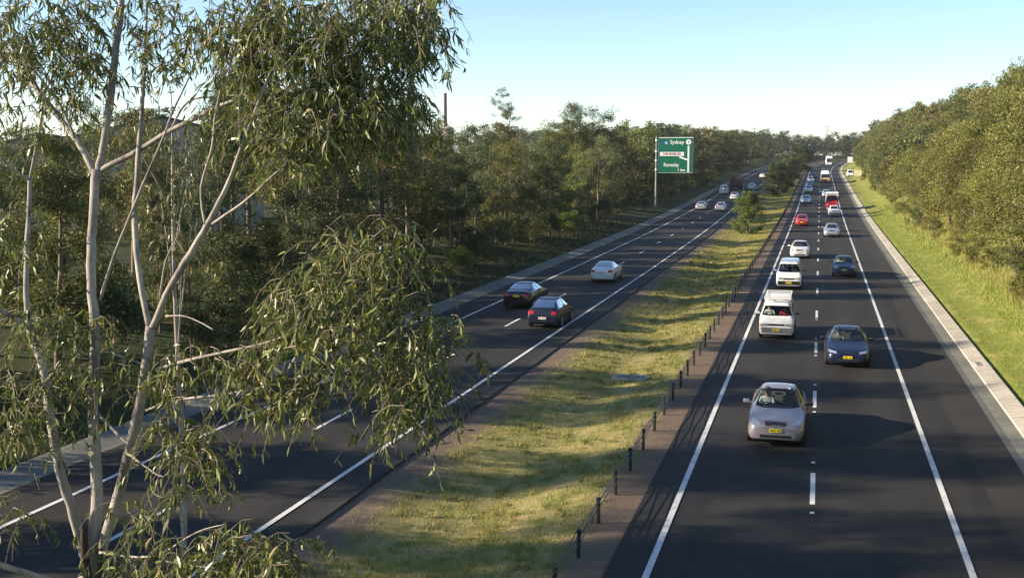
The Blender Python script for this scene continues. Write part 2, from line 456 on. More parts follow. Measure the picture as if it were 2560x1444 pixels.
def hole(bvh, quad, axis, depth=.34):
    nu, nv = 6, 4; P, d = sample(bvh, quad, axis, nu, nv); n = nu+1
    b = MB(); V = [p-d*.12 for p in P]+[p+d*depth for p in P]; m_ = len(P)
    F = [(j*n+i, j*n+i+1, (j+1)*n+i+1, (j+1)*n+i) for j in range(nv) for i in range(nu)]
    F += [tuple(m_+i for i in reversed(f)) for f in F]
    bd = [i for i in range(n)]+[j*n+nu for j in range(1, nv+1)]+[nv*n+i for i in range(nu-1, -1, -1)]+[j*n for j in range(nv-1, 0, -1)]
    F += [(bd[i], m_+bd[i], m_+bd[(i+1) % len(bd)], bd[(i+1) % len(bd)]) for i in range(len(bd))]
    return b.add(V, F)

def mirror_x(q): return [(-x, z) for x, z in q]

def sedan_spec(L=4.8, W=.90, H=1.47, hood=.93, belt=.95, nose=.67, cowl=-1.0, rf=-.15, rr=1.05, deck=1.72, dz=1.02, hatch=False, roofw=.56):
    f, r = -L/2, L/2
    st = [(f, nose+.03, W*.54, nose-.05, W*.66, W*.72, .27),
          (f+.09, nose+.10, W*.64, nose+.02, W*.82, W*.89, .21),
          (f+.38, hood-.10, W*.70, hood-.17, W*.90, W*.965, .18),
          (f+.85, hood-.02, W*.74, hood-.09, W*.93, W*.99, .17),
          (cowl, hood+.07, W*.77, belt-.06, W*.93, W, .17),
          (rf, H-.05, roofw, belt, W*.925, W, .17),
          (.45, H, roofw+.015, belt+.015, W*.925, W, .17),
          (rr, H-.05, roofw-.01, belt+.03, W*.92, W*.995, .17)]
    if hatch:
        st += [(r-.16, belt+.14, W*.72, belt+.03, W*.88, W*.96, .20), (r-.05, belt-.03, W*.70, belt-.10, W*.84, W*.93, .25), (r, belt-.25, W*.62, belt-.33, W*.76, W*.84, .32)]
        rq = [(-.60*W/.9, belt+.13), (.60*W/.9, belt+.13), (.50*W/.9, H-.10), (-.50*W/.9, H-.10)]
    else:
        st += [(deck, dz+.03, W*.74, belt+.02, W*.90, W*.985, .18), (r-.22, dz, W*.73, belt-.03, W*.86, W*.955, .20), (r-.06, dz-.07, W*.66, belt-.12, W*.80, W*.90, .24), (r, dz-.24, W*.58, belt-.28, W*.70, W*.78, .32)]
        rq = [(-.62*W/.9, dz+.075), (.62*W/.9, dz+.075), (.47*W/.9, H-.10), (-.47*W/.9, H-.10)]
    s = dict(st=st, L=L, W=W, H=H, wx=W-.09, wr=.315, wy=(f+.88, r-.98 if not hatch else r-.78),
             windscreen=[(-.68*W/.9, belt+.045), (.68*W/.9, belt+.045), (.505*W/.9, H-.085), (-.505*W/.9, H-.085)], rear=rq,
             sides=[[(cowl+.42, belt+.05), (.26, belt+.055), (.26, H-.11), (rf+.10, H-.12)], [(.35, belt+.055), (rr+(.22 if not hatch else .30), belt+.065), (rr-.05, H-.12), (.35, H-.11)]],
             head=[(W*.50, nose+.01), (W*.82, nose+.045), (W*.84, nose+.15), (W*.54, nose+.085)],
             grille=[(-W*.34, nose+.01), (W*.34, nose+.01), (W*.38, nose+.115), (-W*.38, nose+.115)],
             intake=[(-W*.50, .30), (W*.50, .30), (W*.54, .40), (-W*.54, .40)], plate=(nose-.13, .37, .11),
             tail=[(W*.52, belt-.20), (W*.88, belt-.20), (W*.87, belt-.03), (W*.56, belt-.05)],
             rplate=(belt-.19 if not hatch else .62, .37, .11), cavity=(cowl+.12, rf, rr, (deck-.35 if not hatch else r-.40), belt, H, W, roofw),
             seats=(-.12, .82), dash=cowl+.30, steer=(-.36, cowl+.62, belt-.10), mirror=(cowl+.62, belt+.06))
    return s

def van_spec(L=4.4, W=.845, H=1.94, base=1.18, sq=1.0):
    f, r = -L/2, L/2; k = .10*(1-sq)
    st = [(f, .86, W*.84, .74, W*.88, W*.91, .30),
          (f+.06, 1.02, W*.88, .90, W*.95, W*.97, .25),
          (f+.16, base, W*.86, base-.06, W*.97, W*.985, .24),
          (f+.62+k, H-.13, W*.74, base+.02, W*.97, W*.99, .24),
          (f+.95+k, H-.02, W*.78, base+.02, W*.97, W, .24),
          (0.2, H, W*.80, base+.02, W*.97, W, .24),
          (r-.35, H-.02, W*.79, base, W*.97, W, .25),
          (r-.08, H-.14, W*.76, base, W*.95, W*.98, .28),
          (r, H-.45, W*.74, base-.1, W*.90, W*.93, .34)]
    return dict(st=st, L=L, W=W, H=H, wx=W-.09, wr=.315, wy=(f+.80, r-.85),
             windscreen=[(-.70*W/.845, base+.05), (.70*W/.845, base+.05), (.585*W/.845, H-.22), (-.585*W/.845, H-.22)],
             rear=[(-.60, base+.08), (.60, base+.08), (.54, H-.28), (-.54, H-.28)],
             sides=[[(f+.50, base+.06), (f+1.35, base+.06), (f+1.35, H-.26), (f+.78, H-.26)], [(f+1.50, base+.06), (f+2.6, base+.06), (f+2.6, H-.26), (f+1.50, H-.26)]],
             head=[(W*.50, .68), (W*.82, .68), (W*.83, .81), (W*.50, .81)], grille=[(-W*.46, .70), (W*.46, .70), (W*.46, .79), (-W*.46, .79)],
             intake=[(-W*.84, .34), (W*.84, .34), (W*.86, .60), (-W*.86, .60)], plate=(.49, .37, .12),
             tail=[(W*.72, .70), (W*.88, .70), (W*.88, 1.0), (W*.72, 1.0)], rplate=(.62, .37, .11),
             cavity=(f+.26, f+.86, r-.5, r-.32, base, H, W, W*.72), seats=(f+1.05, None), dash=f+.40, steer=(-.36, f+.62, base+.02), mirror=(f+.55, base+.14))

def wheel_mesh(wr=.315, wd=.20):
    t = MB().lathe([(-wd/2, wr*.66), (-wd/2, wr*.93), (-wd*.38, wr), (wd*.38, wr), (wd/2, wr*.93), (wd/2, wr*.66)], 'x', 24)
    rm = MB().lathe([(wd*.30, wr*.30), (wd*.34, wr*.62), (wd*.515, wr*.69), (wd*.515, wr*.64)], 'x', 24)
    for k in range(5):
        a = 2*math.pi*k/5; rm.box((wd*.42, math.cos(a)*wr*.36, math.sin(a)*wr*.36), (.025, .05, wr*.62), Euler((a+math.pi/2, 0, 0)))
    rm.lathe([(wd*.25, wr*.16), (wd*.5, wr*.12)], 'x', 10)
    return t.mesh('tyre'), rm.mesh('rim')
WH_T, WH_R = wheel_mesh()
WH_T.materials.append(M_TYRE); WH_R.materials.append(M_RIM)

def add_wheels(root, s, wr=None, xs_=None, ys_=None):
    k = (wr or s['wr'])/.315
    for y in (ys_ or s['wy']):
        for sx in (-1, 1):
            t = link_mesh('wheel', WH_T, None, root); t.location = (sx*(xs_ or s['wx']), y, .315*k); t.scale = (k, k, k)
            if sx < 0: t.rotation_euler = (0, 0, math.pi)
            r_ = link_mesh('rim', WH_R, None, t)

def plate(root, x, y, z, wd, ht, ny, m, marks=True, tilt=0):
    p = MB().box((0, 0, 0), (wd, .02, ht), bev=.004).build('number_plate', m, root); p.location = (x, y, z); p.rotation_euler = (tilt, 0, 0)
    if marks:
        b = MB(); rg_ = random.Random(wd+y)
        for k in range(6):
            if k == 3: continue
            b.box(((k-2.5)*wd*.145, ny*.0115, 0), (wd*.085, .004, ht*.52))
        b.build('plate_characters', M_MARK, p)

def make_vehicle(name, label, cat, s, paint, X, Y, away=False, group=None, cabin=True, plate_m=None, front=True, level=2, yaw=0.0, indic=False):
    root = empty(name); tag(root, label, cat, group)
    body = loft_body(s['st'], 'body', level)
    body.data.materials.clear(); body.data.materials.append(paint); body.data.materials.append(M_CABIN)
    bv = bvh_of(body)
    W = s['W']
    # wheel arches
    for y in s['wy']:
        for sx in (-1, 1):
            cut(body, MB().lathe([(sx*W*.62, s['wr']*1.14), (sx*W*1.2, s['wr']*1.14)], 'x', 24, (0, y, s['wr']-.01)))
    if cabin:
        y0, rf, rr, y1, belt, H, W_, rw = s['cavity']
        bm = bmesh.new()
        lo = .40
        for (y, z, x) in [(y0, lo, W_-.16), (y0, belt-.08, W_*.72), (rf+.10, H-.10, rw-.07), (rr-.06, H-.11, rw-.08), (y1, lo, W_-.17), (y1, belt-.02, W_-.20), (rf, belt, W_-.13), (rr, belt, W_-.14), (rf, lo, W_-.15), (rr, lo, W_-.15)]:
            for q in (-x, x): bm.verts.new((q, y, z))
        bmesh.ops.convex_hull(bm, input=bm.verts); bm.verts.index_update()
        c = MB(); used = sorted({v.index for f in bm.faces for v in f.verts}); bm.verts.ensure_lookup_table(); mp = {i: k for k, i in enumerate(used)}
        c.add([bm.verts[i].co.copy() for i in used], [[mp[v.index] for v in f.verts] for f in bm.faces]); bm.free()
        cut(body, c)
        cut(body, hole(bv, s['windscreen'], 'front', .42)); cut(body, hole(bv, s['rear'], 'rear', .42))
        for q in s['sides']:
            cut(body, hole(bv, q, 'left', .30)); cut(body, hole(bv, q, 'right', .30))
        # anything deep inside is cabin lining
        me = body.data
        for p in me.polygons:
            c_ = p.center
            hit = bv.find_nearest(c_)
            if hit[3] is not None and hit[3] > .045 and c_.z > .36 and y0-.1 < c_.y < y1+.1: p.material_index = 1
    body.parent = root; body.name = 'body'
    body.data.polygons.foreach_set('use_smooth', np.ones(len(body.data.polygons), bool))
    try: body.data.set_sharp_from_angle(angle=R(38))
    except Exception: pass
    gm = M_GLASS if cabin else M_DGLASS; goff = -.008 if cabin else .006; sk = 0 if cabin else .02
    patch(bv, s['windscreen'], 'front', goff, 10, 6, sk).build('windscreen', gm, root, True)
    patch(bv, s['rear'], 'rear', goff, 10, 6, sk).build('rear_window', gm, root, True)
    for q in s['sides']:
        for ax in ('left', 'right'): patch(bv, q, ax, goff, 6, 5, sk).build('side_window', gm, root, True)
    sb_ = MB()                                     # dark rubber line round the windscreen
    A, B, C, D = s['windscreen']
    for p, q in ((A, B), (B, C), (C, D), (D, A)):
        nrm = Vector((-(q[1]-p[1]), q[0]-p[0])).normalized()*.014
        qq = [(p[0]-nrm.x, p[1]-nrm.y), (q[0]-nrm.x, q[1]-nrm.y), (q[0]+nrm.x*.3, q[1]+nrm.y*.3), (p[0]+nrm.x*.3, p[1]+nrm.y*.3)]
        patch(bv, qq, 'front', .005, 8, 1, .012, sb_)
    sb_.build('windscreen_seal', M_TRIM, root)
    for sx in (1, -1):
        q = s['head'] if sx > 0 else mirror_x(s['head'])
        h = patch(bv, q, 'front', .012, 6, 4, .05).build('headlight', M_LAMP, root, False)
        if indic:
            ww = s['W']; qi = [(ww*.84, .66), (ww*.93, .66), (ww*.93, .80), (ww*.84, .80)]
            patch(bv, qi if sx > 0 else mirror_x(qi), 'front', .014, 3, 3, .05).build('indicator', M_INDIC, root)
        q = s['tail'] if sx > 0 else mirror_x(s['tail'])
        patch(bv, q, 'rear', .012, 6, 4, .05).build('tail_light', M_TAIL, root)
        y, z = s['mirror']
        m_ = MB().box((sx*(W+.10), y, z), (.20, .10, .13), bev=.035); m_.box((sx*(W-.01), y+.01, z-.04), (.12, .05, .04))
        m_.build('wing_mirror', paint if sx < 0 else M_TRIM, root, True)
        for q in s['sides']:
            yy = (q[1][0]-.12); patch(bv, [(yy-.09, q[0][1]-.13), (yy+.09, q[0][1]-.13), (yy+.09, q[0][1]-.10), (yy-.09, q[0][1]-.10)], 'left' if sx < 0 else 'right', .02, 3, 1, .02).build('door_handle', M_TRIM, root)
        for q in s['sides'] if cabin else ():        # dark gaps round the doors
            for yy in (q[0][0]-.12, q[1][0]+.04): patch(bv, [(yy, .30), (yy+.010, .30), (yy+.010, q[0][1]-.02), (yy, q[0][1]-.02)], 'left' if sx < 0 else 'right', .0025, 1, 8, .004).build('door_gap', M_TRIM, root)
    patch(bv, s['grille'], 'front', .008, 10, 3, .03).build('grille', M_TRIM, root)
    patch(bv, s['intake'], 'front', .010, 10, 3, .03).build('lower_bumper', M_TRIM if not indic else M_GREYP, root)
    z, wd, ht = s['plate']; P, d = sample(bv, [(-.1, z-.03), (.1, z-.03), (.1, z+.03), (-.1, z+.03)], 'front', 2, 2); yf = min(p.y for p in P)
    if plate_m: plate(root, .0, yf-.022, z, wd, ht, -1, plate_m, cabin)
    z, wd, ht = s['rplate']; P, d = sample(bv, [(-.1, z-.03), (.1, z-.03), (.1, z+.03), (-.1, z+.03)], 'rear', 2, 2); yr = max(p.y for p in P)
    if plate_m and away: plate(root, .0, yr+.022, z, wd, ht, 1, plate_m, cabin)
    add_wheels(root, s)
    MB().box((0, 0, .27), (W*1.3, s['L']*.86, .16)).build('underbody', M_TRIM, root)
    if cabin:
        fy, ry = s['seats']
        for sx in (-1, 1):
            st_ = MB(); st_.box((sx*.36, fy, .52), (.48, .50, .16), bev=.05); st_.box((sx*.36, fy+.27, .83), (.46, .14, .58), Euler((-.16, 0, 0)), bev=.05)
            st_.box((sx*.36, fy+.33, 1.19 if s['H'] < 1.7 else 1.25), (.26, .09, .16), bev=.035)
            so_ = st_.build('seat', M_SEAT, root, True); so_.location.z = 0 if s['H'] < 1.7 else .22
        if ry is not None:
            st_ = MB(); st_.box((0, ry, .52), (1.2, .46, .16), bev=.05); st_.box((0, ry+.27, .82), (1.2, .14, .5), Euler((-.2, 0, 0)), bev=.05)
            st_.build('rear_seat', M_SEAT, root, True)
        y0 = s['dash']; bz = s['cavity'][4]
        MB().box((0, y0, bz-.17), (W*1.62, .42, .26), bev=.07).build('dashboard', M_CABIN, root, True)
        sx_, sy_, sz_ = s['steer']; bm = MB(); pts = [(math.cos(t)*.18, math.sin(t)*.18, 0) for t in np.linspace(0, 2*math.pi, 20)]
        bm.tube(pts, .017, 6, False); bm.box((0, 0, -.01), (.33, .05, .02)); bm.box((0, 0, -.12), (.05, .05, .22))
        sw = bm.build('steering_wheel', M_TRIM, root, True); sw.location = (sx_, sy_, sz_); sw.rotation_euler = (R(-62), 0, 0)
        mr = MB().box((0, s['cavity'][1]-.12, s['H']-.20 if s['H'] < 1.7 else s['H']-.34), (.22, .03, .06), bev=.012); mr.build('rear_view_mirror', M_TRIM, root)
    o = RD(X, Y); d1 = RD(X, Y+4); sl_ang = math.atan2(d1.z-o.z, 4); hd = math.atan2(-(d1.x-o.x), 4)
    root.location = (o.x, o.y, o.z+.022)
    root.rotation_euler = ((-sl_ang if away else sl_ang), 0, (math.pi if away else 0)+hd+yaw)
    return root

def person(label, root_obj, seat, shirt, hair=M_HAIR, wheel=None, lean=0.0, seatz=.60, group=None):
    """one seated figure grown as a single skin, placed at a car's seat"""
    x, y = seat; z = seatz
    P = {}; E_ = []; Rr = {}
    def j(n, p, r, par=None):
        P[n] = Vector(p); Rr[n] = r
        if par: E_.append((par, n))
    j('pelvis', (x, y+.10, z+.10), .13); j('spine', (x+lean*.3, y+.16, z+.30), .125, 'pelvis'); j('chest', (x+lean*.6, y+.19, z+.50), .145, 'spine')
    j('neck', (x+lean, y+.17, z+.64), .055, 'chest'); j('jaw', (x+lean, y+.13, z+.72), .068, 'neck'); j('skull', (x+lean, y+.15, z+.82), .088, 'jaw'); j('crown', (x+lean, y+.155, z+.885), .060, 'skull')
    for s_ in (-1, 1):
        k = 'r' if s_ < 0 else 'l'
        j('sh'+k, (x+lean*.6+s_*.19, y+.18, z+.54), .062, 'chest')
        if wheel: hx, hy, hz = wheel[0]+s_*.15, wheel[1]+.03, wheel[2]+.10
        else: hx, hy, hz = x+s_*.12, y-.24, z+.20
        j('el'+k, ((x+s_*.27+hx)/2+s_*.04, y-.02, z+.30), .044, 'sh'+k); j('wr'+k, (hx, hy+.05, hz-.03), .030, 'el'+k); j('ha'+k, (hx-s_*.01, hy, hz+.03), .036, 'wr'+k)
        j('kn'+k, (x+s_*.13, y-.36, z+.14), .075, 'pelvis'); j('an'+k, (x+s_*.13, y-.62, z-.20), .045, 'kn'+k); j('to'+k, (x+s_*.13, y-.76, z-.20), .035, 'an'+k)
    names = list(P); me = bpy.data.meshes.new('person'); me.from_pydata([tuple(P[n]) for n in names], [(names.index(a), names.index(b_)) for a, b_ in E_], [])
    o = bpy.data.objects.new('person', me); COL.objects.link(o)
    sk = o.modifiers.new('k', 'SKIN'); ss = o.modifiers.new('s', 'SUBSURF'); ss.levels = ss.render_levels = 2
    for i, n in enumerate(names): me.skin_vertices[0].data[i].radius = (Rr[n], Rr[n]*(.85 if n in ('chest', 'spine', 'pelvis') else 1))
    me.skin_vertices[0].data[0].use_root = True
    me2 = bpy.data.meshes.new_from_object(o.evaluated_get(bpy.context.evaluated_depsgraph_get())); o.modifiers.clear(); o.data = me2
    me2.materials.clear()
    for m_ in (shirt, M_SKIN, M_DENIM): me2.materials.append(m_)
    hl = [P['har'], P['hal'], P['wrr'], P['wrl']]
    for p in me2.polygons:
        c = p.center
        if c.z > P['neck'].z-.02 or min((c-h).length for h in hl) < .10: p.material_index = 1
        elif c.z < z+.15 or c.y < y-.1 and c.z < z+.22 and min((c-h).length for h in hl) > .2: p.material_index = 2
        else: p.material_index = 0
    me2.polygons.foreach_set('use_smooth', np.ones(len(me2.polygons), bool))
    hx, hy, hz = P['skull']
    def blob(c, d): 
        bm = bmesh.new(); bmesh.ops.create_icosphere(bm, subdivisions=2, radius=1); b_ = MB(); bm.verts.index_update()
        b_.add([Vector((v.co.x*d[0], v.co.y*d[1], v.co.z*d[2]))+Vector(c) for v in bm.verts], [[v.index for v in f.verts] for f in bm.faces]); bm.free(); return b_
    blob((hx, hy+.028, hz+.035), (.088, .092, .085)).build('hair', hair, o, True)
    blob((hx, hy-.088, hz-.03), (.014, .022, .024)).build('nose', M_SKIN, o, True)
    for s_ in (-1, 1):
        MB().box((hx+s_*.034, hy-.080, hz+.002), (.026, .012, .012)).build('eye', M_HAIR, o); blob((hx+s_*.086, hy+.01, hz-.01), (.012, .022, .034)).build('ear', M_SKIN, o, True)
    MB().box((hx, hy-.078, hz-.075), (.045, .012, .010)).build('mouth', M_HAIR, o)
    o.matrix_world = Matrix.LocRotScale(root_obj.location, root_obj.rotation_euler, None)
    tag(o, label, 'person', group); return o

SH_WHITE = mat('white_shirt', (.7, .7, .68), .8); SH_BLUE = mat('blue_shirt', (.10, .16, .30), .8); SH_RED = mat('red_shirt', (.62, .02, .03), .8); SH_GREY = mat('grey_top', (.25, .24, .23), .8)
SH_TAN = mat('tan_top', (.42, .33, .22), .8)

LANE = 'oncoming cars on the right carriageway'
# --- oncoming traffic, nearest first
s = sedan_spec(4.8, .90, 1.47); v1 = make_vehicle('sedan_car', 'mauve-silver sedan nearest the camera, driver and passenger behind its windscreen', 'car', s, P_MAUVE, -1.09, 38.3, plate_m=M_PLATE_Y)
person('driver in a white shirt at the wheel of the nearest mauve-silver sedan', v1, (-.36, -.16), SH_WHITE, wheel=s['steer'], seatz=.50)
person('passenger in a tan top beside the driver of the mauve-silver sedan', v1, (.36, -.14), SH_TAN, M_HAIR2, seatz=.50)
MB().tube([(-.11, -2.395, .655), (0, -2.412, .655), (.11, -2.395, .655)], .014, 6).build('badge', M_CHROME, v1)
s = sedan_spec(4.9, .92, 1.43, hood=.88, belt=.92, nose=.60, roofw=.58); s['head'] = [(.44, .62), (.80, .645), (.83, .73), (.48, .695)]; s['grille'] = [(-.17, .635), (.17, .635), (.16, .685), (-.16, .685)]
v2 = make_vehicle('sedan_car', 'dark navy sedan with round nose ahead of the white van, left lane of its traffic', 'car', s, P_NAVY, 1.36, 52.9, plate_m=M_PLATE_Y)
person('driver in a grey top inside the dark navy sedan', v2, (-.36, -.16), SH_GREY, wheel=s['steer'], seatz=.46)
person('passenger in a white top inside the dark navy sedan', v2, (.36, -.14), SH_WHITE, seatz=.46)
s = van_spec(4.4, .845, 1.82, 1.13, 1.0); v3 = make_vehicle('delivery_van', 'boxy white van with a roof rack and grey bumper, red-shirted passenger inside', 'van', s, P_WHITE, -1.83, 59.7, plate_m=M_PLATE_Y, indic=True)
rk = MB()
for sx in (-1, 1): rk.box((sx*.60, .25, 1.955), (.035, 3.3, .035))
for y in (-1.35, -.6, .15, .9, 1.65):
    rk.box((0, y, 1.99), (1.30, .04, .035))
    for sx in (-1, 1): rk.box((sx*.60, y, 1.88), (.03, .03, .14))
rk.box((0, -1.45, 1.965), (1.30, .05, .14)); rk.build('roof_rack', P_WHITE, v3)
MB().box((0, .5, 1.86), (1.1, 2.6, .10), bev=.04).build('high_roof', P_WHITE, v3, True)
wp = MB()
for sx in (-.45, .1): wp.tube([(sx, -1.99, 1.165), (sx+.30, -1.955, 1.205)], .010, 5)
wp.build('wiper', M_TRIM, v3)
person('driver in a white shirt at the wheel of the roof-rack van', v3, (-.38, -1.12), SH_WHITE, wheel=s['steer'], seatz=.72)
person('passenger in a bright red shirt in the roof-rack van', v3, (.36, -1.10), SH_RED, seatz=.69)
s = van_spec(4.55, .845, 1.90, 1.14, .2)
s['head'] = [(.47, .70), (.68, .70), (.69, .85), (.47, .85)]
v4 = make_vehicle('delivery_van', 'rounded plain white van following the roof-rack van', 'van', s, P_WHITE, -1.80, 81.8, plate_m=M_PLATE_Y)
person('driver in a blue shirt inside the rounded plain white van', v4, (-.38, -1.2), SH_BLUE, wheel=s['steer'], seatz=.80)
s = sedan_spec(4.3, .85, 1.42, hatch=True, rr=1.15); v5 = make_vehicle('hatchback_car', 'small bright-navy hatchback beside the shoulder line, yellow front plate', 'car', s, P_NAVY2, 1.95, 91.2, plate_m=M_PLATE_Y)
person('driver in a white top inside the small bright-navy hatchback', v5, (-.34, -.14), SH_WHITE, wheel=s['steer'], seatz=.46)
s = sedan_spec(4.6, .87, 1.44); make_vehicle('sedan_car', 'white sedan right behind the rounded white van', 'car', s, P_WHITE, -1.5, 106.6, plate_m=M_PLATE_W)
s = sedan_spec(4.8, .90, 1.45); make_vehicle('sedan_car', 'silver-grey sedan in the shoulder-side lane, diagonal to the red car', 'car', s, P_SILVER, 1.45, 135, cabin=False)
s = sedan_spec(3.9, .83, 1.44, hatch=True, rr=1.0, cowl=-.85, rf=-.05); make_vehicle('hatchback_car', 'small bright red hatchback close to the median edge line', 'car', s, P_RED, -2.05, 154, cabin=False, plate_m=M_PLATE_Y)
s = sedan_spec(4.9, .88, 1.52, hood=.98, belt=1.02, nose=.68, dz=1.0, rr=.35, deck=.75); s['intake'] = [(-.62, .32), (.62, .32), (.66, .52), (-.66, .52)]
v = make_vehicle('utility_truck', 'white ute with a dark front bumper just ahead of the red truck', 'ute', s, P_WHITE, 2.15, 178, cabin=False, plate_m=M_PLATE_W)
s = sedan_spec(4.6, .87, 1.42); make_vehicle('sedan_car', 'pale ice-blue sedan, level with the red truck in the other lane', 'car', s, P_ICE, -2.2, 214, cabin=False)
s = sedan_spec(4.6, .87, 1.44); make_vehicle('sedan_car', 'white sedan behind the pale ice-blue sedan in the median-side lane', 'car', s, P_WHITE, -2.2, 257, cabin=False)
s = sedan_spec(4.7, .88, 1.44); make_vehicle('sedan_car', 'dark blue car squeezed between two white sedans in the far queue', 'car', s, P_NAVY2, -2.2, 283, cabin=False)
s = sedan_spec(4.7, .90, 1.60, hatch=True, rr=1.3); make_vehicle('wagon_car', 'white wagon behind the dark blue car in the far queue', 'car', s, P_WHITE, -2.25, 312, cabin=False)
s = sedan_spec(4.7, .90, 1.5, hatch=True, rr=1.3); make_vehicle('wagon_car', 'dark blue-grey wagon last in the far median-side queue', 'car', s, P_INK, -1.7, 345, cabin=False)
s = sedan_spec(4.5, .87, 1.42); make_vehicle('sedan_car', 'light blue sedan half hidden behind the red truck', 'car', s, P_ICE, 1.35, 238, cabin=False)

def place(root, X, Y, away=False):
    o = RD(X, Y); d1 = RD(X, Y+4); root.location = (o.x, o.y, o.z+.022)
    sl_ = math.atan2(d1.z-o.z, 4); root.rotation_euler = ((-sl_ if away else sl_), 0, (math.pi if away else 0)+math.atan2(-(d1.x-o.x), 4))

def truck(name, label, cat, cabp, boxp, X, Y, L=7.5, W=1.2, H=3.4, cabH=2.5, cabL=1.9, away=False, stripe=None, box=True, nose=0.0):
    root = empty(name); tag(root, label, cat); f = -L/2
    st = [(f, .95, W*.84, .85, W*.9, W*.94, .42), (f+.08, 1.15, W*.90, 1.05, W*.96, W*.98, .38), (f+.20+nose, 1.32, W*.90, 1.25, W*.97, W, .38), (f+.55+nose, cabH-.10, W*.84, 1.35, W*.97, W, .38),
          (f+.85+nose, cabH, W*.86, 1.35, W*.97, W, .38), (f+cabL+nose-.1, cabH, W*.86, 1.35, W*.97, W, .40), (f+cabL+nose, cabH-.06, W*.84, 1.35, W*.94, W*.97, .46)]
    bo = loft_body(st, 'cab', 2); bo.data.materials.clear(); bo.data.materials.append(cabp); bo.parent = root
    bo.data.polygons.foreach_set('use_smooth', np.ones(len(bo.data.polygons), bool)); bv = bvh_of(bo)
    patch(bv, [(-W*.78, 1.42), (W*.78, 1.42), (W*.70, cabH-.22), (-W*.70, cabH-.22)], 'front', .01).build('windscreen', M_DGLASS, root, True)
    for ax in ('left', 'right'): patch(bv, [(f+.60+nose, 1.45), (f+cabL+nose-.25, 1.45), (f+cabL+nose-.25, cabH-.25), (f+.78+nose, cabH-.25)], ax, .01).build('side_window', M_DGLASS, root, True)
    for sx in (-1, 1):
        q = [(W*.58, .66), (W*.84, .66), (W*.84, .84), (W*.58, .84)]; patch(bv, q if sx > 0 else mirror_x(q), 'front', .012, 4, 3, .05).build('headlight', M_LAMP, root)
        m_ = MB().box((sx*(W+.16), f+.62+nose, 1.85), (.16, .10, .40), bev=.03); m_.tube([(sx*W*.95, f+.62+nose, 2.0), (sx*(W+.16), f+.62+nose, 2.0)], .018, 5); m_.build('wing_mirror', M_TRIM, root)
    patch(bv, [(-W*.5, .92), (W*.5, .92), (W*.5, 1.12), (-W*.5, 1.12)], 'front', .01).build('grille', M_TRIM, root)
    MB().box((0, f+.02, .50), (W*2.0, .18, .26), bev=.04).build('bumper', M_GREYP if stripe is None else stripe, root)
    ch = MB().box((0, .2, .62), (W*1.2, L-.8, .22)); ch.build('chassis', M_TRIM, root)
    y0 = f+cabL+nose+.12
    if box:
        b_ = MB().box((0, (y0+L/2)/2, (H+.95)/2), (W*2.04, L/2-y0, H-.95), bev=.05); bx = b_.build('cargo_box', boxp, root)
        rb = MB()
        for sx in (-1, 1):
            for sy in (y0+.04, L/2-.04): rb.box((sx*W*1.02, sy, (H+.95)/2), (.05, .07, H-1.0))
        rb.box((0, L/2+.005, (H+.95)/2), (.03, .02, H-1.1)); rb.build('box_trim', M_GREYP, root)
    else:
        tr = MB(); tr.box((0, (y0+L/2)/2, 1.02), (W*2.04, L/2-y0, .14))
        for sx in (-1, 1):
            for k in range(3): tr.box((sx*W, (y0+L/2)/2, 1.30+.32*k), (.05, L/2-y0, .14))
            for k in range(5): tr.box((sx*W*1.01, y0+.05+(L/2-y0-.1)*k/4, 1.55), (.07, .08, 1.1))
        for k in range(4): tr.box((0, L/2-.03, 1.18+.30*k), (W*2.02, .05, .13))
        for k in range(4): tr.box((W*(-.96+.64*k), L/2, 1.55), (.08, .06, 1.1))
        tr.box((0, y0, 1.7), (W*2, .08, 1.4)); tr.build('stake_tray', boxp, root)
    for sx in (-1, 1): MB().box((sx*W*.78, L/2+.02, .82), (.34, .06, .14), bev=.01).build('tail_light', M_TAIL, root)
    add_wheels(root, None, .46, W-.16, (f+1.0+nose, L/2-1.5)); place(root, X, Y, away); return root

t = truck('tow_truck', 'red truck with a white cab roof carrying white gear, behind the white ute', 'truck', P_RED, P_WHITE, 2.0, 198, 6.6, 1.0, 2.6, 2.25, stripe=P_RED, nose=.35)
MB().box((0, -2.15, 2.42), (1.75, 1.2, .16), bev=.06).build('cab_roof_cap', P_WHITE, t, True)
bc = MB(); bc.tube([(.0, -1.6, 2.45), (.0, -1.6, 3.6)], .03, 6); bc.tube([(.5, -1.4, 2.45), (.5, -1.4, 3.2)], .02, 6); bc.build('roof_mast', M_GREYP, t)
truck('cargo_truck', 'tall white box truck at the far crest of the right carriageway', 'truck', P_WHITE, P_WHITE, 1.1, 492, 9, 1.25, 3.9, 3.3)
